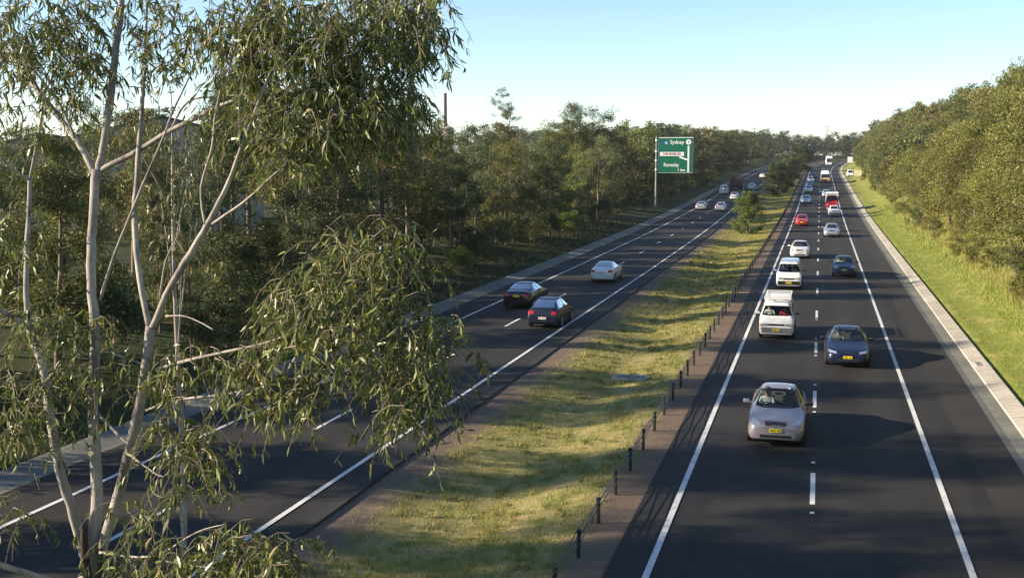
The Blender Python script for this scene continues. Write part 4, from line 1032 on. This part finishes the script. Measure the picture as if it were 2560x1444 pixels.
# landmarks of the left skyline
plant_tree('thin_gum_tree', 'lone tall thin-crowned gum standing above the left skyline', 'tree', THIN_V, G(-54.6, 205), 1.0, .6, GREY)
plant_tree('conifer_tree', 'dense dark conifer behind the forked gum, right of the warehouse', 'tree', CON_V, G(-37.5, 69), .98, 0, (.055, .085, .022))
plant_tree('conifer_tree', 'narrow bright conifer left of the warehouse', 'tree', CON_V, G(-52, 76), .98, 2, (.070, .10, .026), wide=.62)
plant_tree('broad_gum_tree', 'broad high-crowned gum left of the green sign', 'tree', LEFT_V[2], G(-30.5, 170), 1.38, 1, GREY)
plant_tree('broad_gum_tree', 'steeple-topped gum midway along the left skyline', 'tree', LEFT_V[3], G(-33.5, 163), 1.36, 2, OLIVE, wide=.7)

# right-hand bank
PALE = (.175, .175, .046)
COLS_R = [OLIVE, OLIVE, YELL, YELL, GREY, BROWN, PALE, PALE]
TONE[PALE] = 'pale olive'
RW = 'wattles covering the right-hand bank'
for nm, xs_, y0, st_, gr_, hs in (('lowest row', (12.2, 13.6), 26, 3.9, .026, (.60, .95)), ('second row', (15.6, 17.6), 34, 4.3, .028, (.90, 1.25)), ('third row', (19.8, 22.2), 48, 5.0, .03, (1.0, 1.40)),
                                  ('fourth row', (24.5, 27.5), 110, 6.0, .035, (1.1, 1.5)), ('crest row', (30, 34), 140, 7.5, .04, (1.1, 1.6))):
    row(nm, 'wattle_tree', 'tree', 'wattle', RW, xs_, y0, 520, st_, gr_, RIGHT_V, hs, COLS_R, 'the right bank', None, .92, lambda y: 1.22 if y < 118 else max(.86, 1.22-(y-118)*.005))
shrubs('bank_shrub', 'at the lower edge of the right bank', 'shrubs on the right bank', (10.3, 11.8), 66, 330, 6.5, (.35, .75), COLS_R)

# median trees
plant_tree('median_tree', 'small round leafy tree in the median near the far grass stripes', 'tree', ROUND_V, G(-8.0, 141, -.5), 1.10, 0, (.100, .145, .034), None, .92)
for (x, y, h, wd, lab, c) in ((-8.2, 248, 1.35, 1.1, 'larger leafy tree in the median beyond the small round one', (.105, .142, .034)), (-8.8, 264, 1.0, 1.15, 'olive tree pressed against the larger median tree', OLIVE), (-7.2, 287, 1.25, 1.0, 'pale olive tree third along the far median', (.09, .11, .035)),
                              (-8, 312, 1.25, 1.15, 'green tree fourth along the far median', OLIVE), (-7, 340, 1.2, 1.15, 'olive tree fifth along the far median', OLIVE), (-8, 374, 1.35, 1.2, 'grey-green tree sixth along the far median', GREY), (-6, 410, 1.8, 1.5, 'last tree of the far median before the bend', DARK)):
    plant_tree('median_tree', lab, 'tree', ROUND_V, G(x, y), h, None, c, 'trees along the far median', wd)

# far wood closing the view: one mass
def far_wood():
    Vs, Fs, Ts, off = [], [], [], 0; r_ = np.random.default_rng(77)
    def take(me):
        n = len(me.vertices); v = np.empty(n*3, np.float32); me.vertices.foreach_get('co', v); f = np.empty(len(me.loops), np.int32); me.loops.foreach_get('vertex_index', f)
        t = np.empty(n, np.float32); me.attributes['tint'].data.foreach_get('value', t); return v.reshape(-1, 3), f.reshape(-1, 4), t
    src = [take(TREES[k][1]) for k in FAR_V]
    spots = []
    for y in (520, 545, 580, 612, 622, 634):
        for x in np.arange(-150, 150, 6.0): spots.append((x+r_.uniform(-2, 2), y+(r_.uniform(-8, 8) if y < 600 else r_.uniform(-1, 5))))
    for y in (640, 700):
        for x in np.arange(-260, 260, 11.): spots.append((x+r_.uniform(-3, 3), y+r_.uniform(-10, 10)))
    for y in np.arange(60, 520, 16.): spots.append((r_.uniform(-120, -75), y+r_.uniform(-6, 6)))
    for x, y in spots:
        xr = x - (shift(0, y))
        if -24 < xr < 10.5 and y < 611: continue
        v, f, t = src[r_.integers(len(src))]; h = r_.uniform(.85, 1.25)*(1 if y < 630 else 1.1); a = r_.uniform(0, 6.3); ca, sa = math.cos(a), math.sin(a)
        sel = r_.random(len(f)) < .6; f2 = f[sel]
        P = np.stack([(v[:, 0]*ca-v[:, 1]*sa)*h*1.2+x, (v[:, 0]*sa+v[:, 1]*ca)*h*1.2+y, v[:, 2]*h+gz(xr, y)], 1)
        Vs.append(P[f2].reshape(-1, 3)); m_ = len(f2)*4; Fs.append(np.arange(m_).reshape(-1, 4)+off); Ts.append(t[f2].reshape(-1)*.8+r_.uniform(-.1, .2)); off += m_
    me = np_mesh('far_wood', np.concatenate(Vs), np.concatenate(Fs), np.clip(np.concatenate(Ts), 0, .92)); o = link_mesh('far_wood', me, M_LEAF); o.color = (.070, .082, .038, 1); tag(o, 'far wood closing the view beyond the bend', 'wood', kind='stuff')
far_wood()

# ------------------------------------------------------------------ the forked gum in the foreground
cy, sy_, cp, sp_ = math.cos(YAW), math.sin(YAW), math.cos(PITCH), math.sin(PITCH)
FW = Vector((-sy_*cp, cy*cp, -sp_)); RT = Vector((cy, sy_, 0)); UP = RT.cross(FW)
def at(u, v, d): return EYE+FW*d+RT*((u-1280)/FPX*d)-UP*((v-722)/FPX*d)
gum = empty('forked_gum_tree', (0, 0, 0)); tag(gum, 'big pale-barked gum tree in the left foreground, forked into several stems', 'tree')
def smooth_pts(P, Rd, sub=4):
    out, ro = [], []; n = len(P); rj = random.Random(int(P[0].x*1000) & 0xffff)
    for i in range(n-1):
        p0, p1, p2, p3 = P[max(i-1, 0)], P[i], P[i+1], P[min(i+2, n-1)]
        for k in range(sub):
            t = k/sub; q = .5*((2*p1)+(p2-p0)*t+(2*p0-5*p1+4*p2-p3)*t*t+(3*p1-p0-3*p2+p3)*t**3)
            r_ = Rd[i]*(1-t)+Rd[i+1]*t; out.append(q+Vector((rj.uniform(-1, 1), rj.uniform(-1, 1), rj.uniform(-1, 1)))*r_*.13); ro.append(r_*rj.uniform(.95, 1.06))
    out.append(P[-1]); ro.append(Rd[-1]); return out, ro
def limb(mb_, pts, n=10):
    """pts: (u, v, depth, diameter in photo pixels at that depth)"""
    P = [at(u, v, d) for u, v, d, w_ in pts]; Rd = [w_*.60/FPX*d/2 for u, v, d, w_ in pts]
    a, r_ = smooth_pts(P, Rd); i0 = len(mb_.v), len(mb_.f); mb_.tube(a, r_, n); mb_.cuts = getattr(mb_, 'cuts', [])+[(i0, (len(mb_.v), len(mb_.f)))]
base = at(225, 1444, 12.0); foot = Vector((base.x-.1, base.y+.1, gz(base.x, base.y)-.3))
gum.location = foot; 
def gum_part(name, mb_, m):
    if name == 'limb':                                  # every branch is a mesh of its own
        for (v0, f0), (v1, f1) in mb_.cuts:
            q = MB(); q.v = mb_.v[v0:v1]; q.f = [[i-v0 for i in f] for f in mb_.f[f0:f1]]; q.m = [0]*len(q.f); gum_one('limb', q, m)
        return
    gum_one(name, mb_, m)
def gum_one(name, mb_, m):
    o = mb_.build(name, m, None, True); o.parent = gum; o.matrix_parent_inverse = Matrix.Translation(-foot); return o
# central stem
m1 = MB()
Pb = [foot+(base-foot)*t for t in (0, .35, .7)]; a, r_ = smooth_pts(Pb+[base], [.26, .19, .15, .13]); m1.tube(a, r_, 14)
limb(m1, [(225, 1450, 12, 62), (240, 1290, 12, 50), (240, 1150, 12, 46), (232, 1020, 12, 44), (238, 850, 12.0, 42), (228, 700, 12, 38), (232, 560, 12.1, 38), (240, 425, 12.2, 36)], 14)
limb(m1, [(243, 440, 12.2, 32), (258, 370, 12.2, 30), (275, 250, 12.3, 32), (290, 120, 12.4, 29), (305, 0, 12.5, 26), (312, -120, 12.6, 20)], 12)
gum_part('stem', m1, M_BARK_FG)
m1 = MB(); limb(m1, [(240, 440, 12.2, 30), (195, 355, 12.3, 26), (105, 240, 12.6, 24), (30, 140, 12.9, 22), (-30, 60, 13.2, 17)]); limb(m1, [(190, 350, 12.3, 14), (150, 260, 12.2, 10), (100, 195, 12.2, 8), (50, 120, 12.1, 5)], 7); limb(m1, [(105, 240, 12.6, 10), (60, 165, 12.3, 8), (0, 155, 12, 6)], 6)
gum_part('limb', m1, M_BARK_FG)
m1 = MB(); limb(m1, [(250, 425, 12.2, 24), (330, 385, 12.0, 22), (430, 325, 11.7, 20), (540, 270, 11.4, 17), (610, 235, 11.2, 14), (690, 155, 11.0, 12), (780, 60, 10.8, 8), (850, -30, 10.6, 5)])
limb(m1, [(600, 240, 11.2, 10), (700, 232, 11.0, 8), (800, 255, 10.9, 5)], 6); limb(m1, [(700, 150, 11, 8), (760, 100, 11.3, 6), (860, 80, 11.6, 4)], 6)
limb(m1, [(425, 330, 11.7, 10), (470, 255, 11.6, 9), (560, 240, 11.5, 7), (700, 236, 11.3, 4)], 6)
gum_part('limb', m1, M_BARK_FG)
m1 = MB(); limb(m1, [(250, 750, 12, 15), (285, 640, 11.8, 13), (325, 540, 11.6, 12), (375, 420, 11.5, 11), (410, 340, 11.5, 10), (432, 280, 11.5, 9), (470, 200, 11.5, 7), (500, 140, 11.5, 5), (540, 90, 11.4, 3)], 8)
limb(m1, [(430, 285, 11.5, 5), (425, 220, 11.4, 4), (400, 165, 11.3, 3)], 5)
gum_part('limb', m1, M_BARK_FG)
# left stem
m1 = MB(); limb(m1, [(215, 1400, 12.0, 40), (185, 1290, 11.9, 42), (150, 1170, 11.8, 40), (128, 1050, 11.8, 36), (110, 930, 11.9, 34), (70, 800, 12.1, 26), (66, 650, 12.3, 21), (72, 540, 12.5, 19), (75, 445, 12.6, 18)], 12)
limb(m1, [(75, 450, 12.6, 15), (35, 425, 12.5, 13), (0, 390, 12.4, 12), (-40, 330, 12.3, 9)], 7); limb(m1, [(75, 450, 12.6, 13), (95, 340, 12.7, 11), (108, 270, 12.8, 9), (118, 190, 12.9, 5)], 7)
limb(m1, [(130, 850, 11.9, 26), (60, 810, 11.5, 24), (0, 775, 11.2, 20), (-60, 740, 11, 16)], 8)
gum_part('stem', m1, M_BARK_FG)
# right stem
m1 = MB(); limb(m1, [(235, 1440, 12.1, 40), (268, 1330, 11.9, 44), (300, 1220, 11.7, 46), (335, 1080, 11.5, 44), (362, 940, 11.4, 42), (376, 815, 11.3, 38)], 12)
limb(m1, [(374, 825, 11.3, 26), (350, 700, 11.4, 24), (337, 560, 11.6, 24), (343, 440, 11.8, 22), (352, 310, 12.0, 19), (360, 180, 12.2, 16), (366, 60, 12.4, 10), (370, -60, 12.5, 6)], 10)
limb(m1, [(380, 820, 11.3, 30), (430, 710, 11.1, 30), (490, 610, 10.9, 28), (525, 550, 10.8, 26), (570, 460, 10.7, 20), (610, 350, 10.6, 17), (645, 260, 10.5, 13), (680, 170, 10.4, 8)], 10)
gum_part('stem', m1, M_BARK_FG)
m1 = MB(); limb(m1, [(512, 560, 10.8, 12), (503, 470, 10.9, 11), (530, 370, 11.0, 11), (540, 280, 11.1, 9), (565, 170, 11.2, 7), (600, 50, 11.3, 4)], 7); limb(m1, [(600, 360, 10.6, 8), (598, 260, 10.5, 6), (610, 180, 10.4, 4)], 6)
limb(m1, [(530, 560, 10.8, 14), (610, 505, 10.5, 11), (670, 450, 10.3, 8), (725, 400, 10.1, 5)], 7)
gum_part('limb', m1, M_BARK_FG)
m1 = MB(); limb(m1, [(385, 925, 11.4, 18), (470, 900, 11.0, 15), (570, 878, 10.7, 13), (680, 852, 10.4, 10), (800, 800, 10.2, 7), (920, 760, 10.2, 5), (1040, 790, 10.2, 3)], 8)
limb(m1, [(365, 1025, 11.4, 12), (440, 1000, 11.0, 11), (560, 985, 10.6, 10), (680, 962, 10.3, 8), (790, 930, 10.1, 6), (880, 910, 10.1, 4), (1000, 960, 10.1, 3)], 7)
limb(m1, [(690, 850, 10.4, 7), (790, 740, 10.3, 5), (880, 640, 10.3, 4), (960, 570, 10.3, 3)], 6); limb(m1, [(880, 910, 10.1, 5), (950, 960, 10, 4), (990, 1030, 9.9, 3)], 5)
gum_part('limb', m1, M_BARK_FG)
m1 = MB(); limb(m1, [(242, 885, 12, 10), (270, 878, 11.9, 9), (305, 892, 11.8, 8), (352, 908, 11.5, 8)], 6); limb(m1, [(245, 1035, 12, 13), (285, 1075, 11.8, 13), (325, 1115, 11.6, 11)], 7)
limb(m1, [(330, 1140, 11.5, 9), (370, 1170, 11.2, 7), (410, 1190, 11, 5), (440, 1150, 10.9, 3)], 5); limb(m1, [(378, 1180, 11.1, 5), (382, 1230, 10.9, 4), (430, 1250, 10.8, 3)], 5)
limb(m1, [(415, 790, 11.2, 9), (460, 790, 11.1, 8), (500, 805, 11, 7), (535, 825, 10.9, 5)], 6); limb(m1, [(400, 740, 11.2, 9), (415, 650, 11.1, 7), (450, 575, 11, 5), (440, 555, 11, 3)], 5)
limb(m1, [(-20, 1405, 11.6, 20), (60, 1430, 11.8, 26), (150, 1460, 12, 30)], 8)
limb(m1, [(250, 1380, 11.8, 12), (380, 1390, 11.2, 9), (490, 1330, 10.6, 6), (560, 1310, 10.2, 3)], 6); limb(m1, [(400, 1400, 11.2, 8), (560, 1420, 10.2, 6), (700, 1400, 9.8, 3)], 6)
gum_part('limb', m1, M_BARK_FG)
# rough bark where the stems join
m1 = MB(); limb(m1, [(208, 1320, 11.86, 24), (212, 1380, 11.84, 34), (222, 1460, 11.86, 36)], 8); limb(m1, [(252, 1370, 11.85, 20), (250, 1420, 11.85, 26), (245, 1470, 11.9, 30)], 8)
gum_part('rough_bark', m1, M_BARK_DK)

# hanging leaf sprays: (u, v, half width, half height, sprays, depth, depth spread)
SPR = [(60, 90, 100, 120, 44, 12.6, .9), (150, 170, 95, 120, 34, 12.4, .8), (70, 250, 90, 70, 14, 12.6, .6), (190, 50, 60, 80, 18, 12.5, .7), (185, 245, 30, 50, 7, 12.3, .3), (240, 190, 40, 50, 8, 12.2, .3), (110, 360, 70, 60, 8, 12.6, .5), (50, 330, 50, 60, 6, 12.6, .4),
       (330, 40, 60, 70, 14, 12.3, .5), (390, 90, 90, 100, 24, 12.2, .6), (340, 200, 40, 50, 5, 12.2, .3), (480, 50, 80, 80, 20, 11.8, .6), (490, 130, 40, 50, 6, 11.6, .4),
       (630, 50, 110, 90, 40, 11.2, .8), (600, 150, 80, 80, 24, 11.0, .6), (660, 130, 70, 90, 22, 10.8, .6), (760, 50, 120, 90, 44, 11.0, .9), (900, 50, 140, 100, 60, 11.4, 1.0), (1010, 80, 90, 90, 44, 11.6, .9), (1060, 20, 60, 50, 18, 11.6, .6),
       (900, 150, 130, 80, 44, 11.2, .8), (780, 170, 110, 80, 36, 11.0, .8), (1030, 125, 45, 45, 12, 11.5, .5), (730, 290, 100, 80, 30, 10.8, .7), (860, 255, 110, 90, 36, 11, .8), (960, 270, 90, 70, 26, 11.2, .7), (1010, 250, 40, 60, 9, 11.2, .4),
       (800, 345, 100, 60, 22, 10.8, .6), (660, 330, 70, 60, 14, 10.6, .5), (900, 340, 80, 50, 14, 11, .5), (985, 330, 45, 50, 7, 11.2, .4), (700, 385, 70, 40, 9, 10.5, .4), (560, 300, 60, 30, 5, 11.2, .3), (640, 240, 40, 60, 7, 10.6, .3),
       (50, 590, 60, 90, 16, 12.4, .6), (25, 690, 50, 80, 12, 12.2, .5), (85, 820, 110, 55, 22, 11.8, .6), (205, 830, 90, 45, 16, 11.7, .5), (80, 930, 110, 70, 26, 11.7, .6), (60, 1040, 80, 80, 20, 11.6, .6), (190, 960, 60, 50, 9, 11.6, .4), (50, 1110, 50, 50, 9, 11.6, .4), (20, 1290, 45, 60, 12, 11.3, .4),
       (920, 595, 110, 50, 22, 10.5, .6), (860, 670, 140, 65, 32, 10.4, .7), (950, 680, 110, 70, 26, 10.5, .7), (770, 715, 80, 50, 14, 10.3, .5), (840, 790, 150, 75, 44, 10.2, .8), (980, 790, 120, 80, 38, 10.3, .8), (1070, 820, 70, 60, 16, 10.2, .5), (720, 800, 60, 70, 12, 10.3, .5),
       (900, 890, 140, 65, 34, 10.1, .7), (1010, 910, 85, 75, 24, 10.1, .6), (770, 910, 100, 55, 18, 10.1, .5), (1000, 1005, 80, 55, 20, 10, .5), (985, 1060, 55, 35, 10, 9.9, .3), (1050, 990, 50, 60, 8, 10, .4),
       (620, 920, 90, 55, 15, 10.4, .5), (650, 995, 100, 45, 17, 10.2, .5), (745, 995, 80, 45, 14, 10.1, .4), (560, 930, 60, 55, 8, 10.6, .4), (500, 915, 60, 45, 7, 10.8, .4), (420, 920, 70, 55, 9, 11.0, .4), (300, 905, 60, 45, 8, 11.5, .4), (300, 965, 60, 55, 9, 11.4, .4), (430, 985, 60, 45, 8, 10.9, .4),
       (470, 1115, 75, 50, 18, 10.7, .4), (505, 1170, 55, 40, 12, 10.6, .3), (445, 1225, 40, 45, 8, 10.7, .3), (420, 1095, 50, 45, 8, 10.8, .3), (310, 1295, 45, 45, 9, 11.1, .3), (335, 1375, 65, 60, 15, 11.0, .4), (365, 1280, 40, 35, 6, 11, .3), (300, 1430, 55, 35, 8, 11, .3),
       (480, 1385, 60, 45, 8, 10.2, .4), (560, 1385, 70, 55, 13, 10, .4), (650, 1380, 85, 45, 15, 9.8, .4), (725, 1390, 85, 45, 15, 9.7, .4), (620, 1435, 110, 30, 14, 9.8, .4), (440, 1435, 60, 30, 7, 10.4, .3), (600, 1305, 40, 20, 2, 10, .2)]
SPR2 = [(440, 530, 85, 100, 26, 17, .8), (455, 650, 60, 70, 16, 16.8, .7), (330, 370, 60, 60, 10, 18, .7), (430, 350, 70, 55, 14, 18, .7), (480, 420, 60, 50, 12, 17.5, .7)]
def sprays(spec, seed, twigs, dens=1.0):
    r_ = np.random.default_rng(seed); B, A, Ln, Wd = [], [], [], []
    fwn, rtn, upn, ey = [np.array(v) for v in (FW, RT, UP, EYE)]
    for (u, v, ru, rv, n, d, dd) in spec:
        for _ in range(int(n*dens*((1.75 if v < 230 and u < 260 else (1.05 if v > 780 and u < 260 else (.95 if v < 140 else .66))) if u < 380 else (1.4 if v < 400 and u > 560 else 1.05)))):
            while True:
                a, c = r_.uniform(-1, 1, 2)
                if a*a+c*c < 1: break
            z = d+r_.normal(0, dd*.55)
            uu, vv = u+a*ru, v+c*rv-18
            p0 = ey+fwn*z+rtn*((uu-1280)/FPX*z)-upn*((vv-722)/FPX*z)
            an = r_.uniform(0, 6.3); out = np.array([math.cos(an), math.sin(an), r_.uniform(-.1, .5)]); ln = r_.uniform(.22, .46)
            pts = [p0+out*ln*t+np.array([0, 0, -1.1*ln*t*t]) for t in (0, .33, .66, 1.0)]
            twigs.tube([Vector(q) for q in pts], [.0045, .004, .003, .002], 4, False)
            nl = r_.integers(9, 16)
            for k in range(nl):
                t = r_.uniform(.12, 1.0); q = p0+out*ln*t+np.array([0, 0, -1.1*ln*t*t])
                ax = out*.45*r_.uniform(-.3, 1)+r_.normal(0, .42, 3); ax[2] -= r_.uniform(.55, 1.15)
                B.append(q); A.append(ax); Ln.append(r_.uniform(.065, .15)); Wd.append(r_.uniform(.13, .20))
    Ln = np.array(Ln); return leaf_long(np.array(B), np.array(A), Ln, Ln*np.array(Wd), r_)
tw = MB(); V, F, T = sprays(SPR, 5, tw, 1.45)
o = link_mesh('foliage', np_mesh('foliage', V, F, T), M_LEAF_FG); o.color = (.116, .140, .032, 1); o.parent = gum; o.matrix_parent_inverse = Matrix.Translation(-foot)
gum_part('twigs', tw, M_BARK); tag(bpy.data.objects['twigs'], kind='stuff')
# second, thinner gum a little farther back whose sprays show between the stems
g2f = at(430, 1100, 18); g2f.z = gz(g2f.x, g2f.y)
gum2 = empty('slender_gum_tree', g2f); tag(gum2, 'slender sunlit gum sapling seen between the forked stems of the foreground tree', 'tree')
m2 = MB(); tp = at(430, 330, 18); a, r_ = smooth_pts([g2f-Vector((0, 0, .3)), g2f.lerp(tp, .4)+Vector((.1, 0, 0)), g2f.lerp(tp, .75), tp], [.06, .045, .03, .012]); m2.tube(a, r_, 8)
for (u, v) in ((400, 480), (480, 560), (455, 640), (480, 420), (350, 380)):
    e = at(u, v, 17.3); q = g2f.lerp(tp, max(.1, min(.9, (1100-v-60)/770))); m2.tube([q, q.lerp(e, .5)+Vector((0, 0, .08)), e], [.018, .012, .005], 5)
o = m2.build('trunk', M_BARK_FG, None, True); o.parent = gum2; o.matrix_parent_inverse = Matrix.Translation(-g2f)
tw = MB(); V, F, T = sprays(SPR2, 9, tw, 1.6); 
o = link_mesh('foliage', np_mesh('foliage', V, F, T), M_LEAF_FG); o.color = (.105, .115, .040, 1); o.parent = gum2; o.matrix_parent_inverse = Matrix.Translation(-g2f)
o = tw.build('twigs', M_BARK); o.parent = gum2; o.matrix_parent_inverse = Matrix.Translation(-g2f)
# mistletoe ball
r_ = np.random.default_rng(3); n = 900; d = unit(r_.normal(size=(n, 3)))*r_.random((n, 1))**.5*.16; mc = np.array(at(868, 205, 10.9)); d[:, 2] *= 1.3
V, F, T = leaf_cloud(mc+d, d+r_.normal(0, .08, (n, 3)), np.full(n, .05), np.full(n, .012), r_)
o = link_mesh('mistletoe', np_mesh('mistletoe', V, F, T), M_LEAF_FG); o.color = (.20, .16, .045, 1); tag(o, 'golden mistletoe ball hanging in the foreground gum crown', 'mistletoe')

# ------------------------------------------------------------------ grass
M_GRASS = leaf_mat('grass_blade', .30, .6, .6, 1.5, (.36, .28, .12))
def blades(name, pos, hgt, wid, lean, seed, col, label, strawf=None):
    r_ = np.random.default_rng(seed); n = len(pos); an = r_.uniform(0, 6.3, n); dx = np.stack([np.cos(an), np.sin(an), np.zeros(n)], 1)
    ld = r_.normal(0, 1, (n, 3))*lean; ld[:, 2] = 1; ld = unit(ld)
    w_ = (wid*r_.uniform(.7, 1.3, n))[:, None]; h = (hgt*r_.uniform(.5, 1.4, n))[:, None]
    V = np.stack([pos-dx*w_, pos+dx*w_, pos+ld*h], 1).reshape(-1, 3); F = np.arange(3*n).reshape(-1, 3)
    t = r_.random(n)*.9
    if strawf is not None: t = np.where(r_.random(n) < strawf, .98, t)
    o = link_mesh(name, np_mesh(name, V, F, np.repeat(t, 3)), M_GRASS); o.color = (*col, 1); tag(o, label, 'grass', kind='stuff'); return o
def scatter(n, xr, yr, seed, keep):
    r_ = np.random.default_rng(seed); t = r_.random(n)**2.2; y = yr[0]+(yr[1]-yr[0])*t; x = r_.uniform(xr[0], xr[1], n)
    k = np.array([keep(a, b_, r_) for a, b_ in zip(x, y)]); x, y = x[k], y[k]
    return np.array([tuple(G(a, b_, -.01)) for a, b_ in zip(x, y)])
def pn_(x, y): return .5+.5*math.sin(x*1.3+2*math.sin(y*.31))*math.sin(y*.47+1.7*math.sin(x*.9))
mp = scatter(150000, (-11.0, -5.0), (21, 300), 31, lambda x, y, r_: r_.random() < (.25+.75*pn_(x, y))*min(1, max(.1, (x+11.0)/.8))*min(1, max(.12, (-5.1-x)/.7)))
blades('median_grass', mp, .085+.02*(mp[:, 1]/60), .006+.00018*mp[:, 1], .55, 41, (.27, .28, .055), 'patchy green and straw grass of the median', np.clip(.62-.5*np.array([pn_(p[0]*.6+3, p[1]*.7) for p in mp]), .12, .75))
r_ = np.random.default_rng(55); tc = np.array([(r_.uniform(-10.6, -5.2), 21+95*r_.random()**1.5) for _ in range(800)]); tp_ = []
for (a, c) in tc:
    q = r_.normal(0, .09, (26, 2)); tp_ += [tuple(G(a+i, c+j, -.01)) for i, j in q]
tp_ = np.array(tp_); blades('grass_tufts', tp_, .13+.001*tp_[:, 1], .006+.00017*tp_[:, 1], .45, 44, (.20, .225, .052), 'taller ragged tufts standing in the median grass', np.repeat(np.where(r_.random(800) < .45, .85, .15), 26))
bp = scatter(90000, (7.35, 13.5), (40, 190), 32, lambda x, y, r_: r_.random() < .5+.5*pn_(x, y*.6))
tall = np.clip((bp[:, 0]-9.0)/1.7, 0, 1)**1.2
blades('bank_grass', bp, (.065+.36*tall)*(1+bp[:, 1]*.002), .007+.00016*bp[:, 1], .35, 42, (.21, .275, .044), 'mown green grass and taller straw grass of the right bank', .06+.76*tall)
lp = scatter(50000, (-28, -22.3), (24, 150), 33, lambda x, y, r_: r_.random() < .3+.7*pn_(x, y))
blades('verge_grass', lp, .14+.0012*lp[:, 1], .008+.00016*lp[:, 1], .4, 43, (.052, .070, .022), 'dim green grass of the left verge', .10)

# ------------------------------------------------------------------ the air
hm = bpy.data.materials.new('haze_air'); hm.use_nodes = True
hn = hm.node_tree.nodes; hn.remove(hn['Principled BSDF'])
pv = hn.new('ShaderNodeVolumePrincipled'); pv.inputs['Color'].default_value = (.82, .90, 1, 1); pv.inputs['Density'].default_value = .00012; pv.inputs['Anisotropy'].default_value = .2
hm.node_tree.links.new(pv.outputs[0], hn['Material Output'].inputs['Volume'])
hb_ = MB().box((0, 250, 12), (9400, 9600, 60)); tag(hb_.build('haze', hm), kind='stuff')
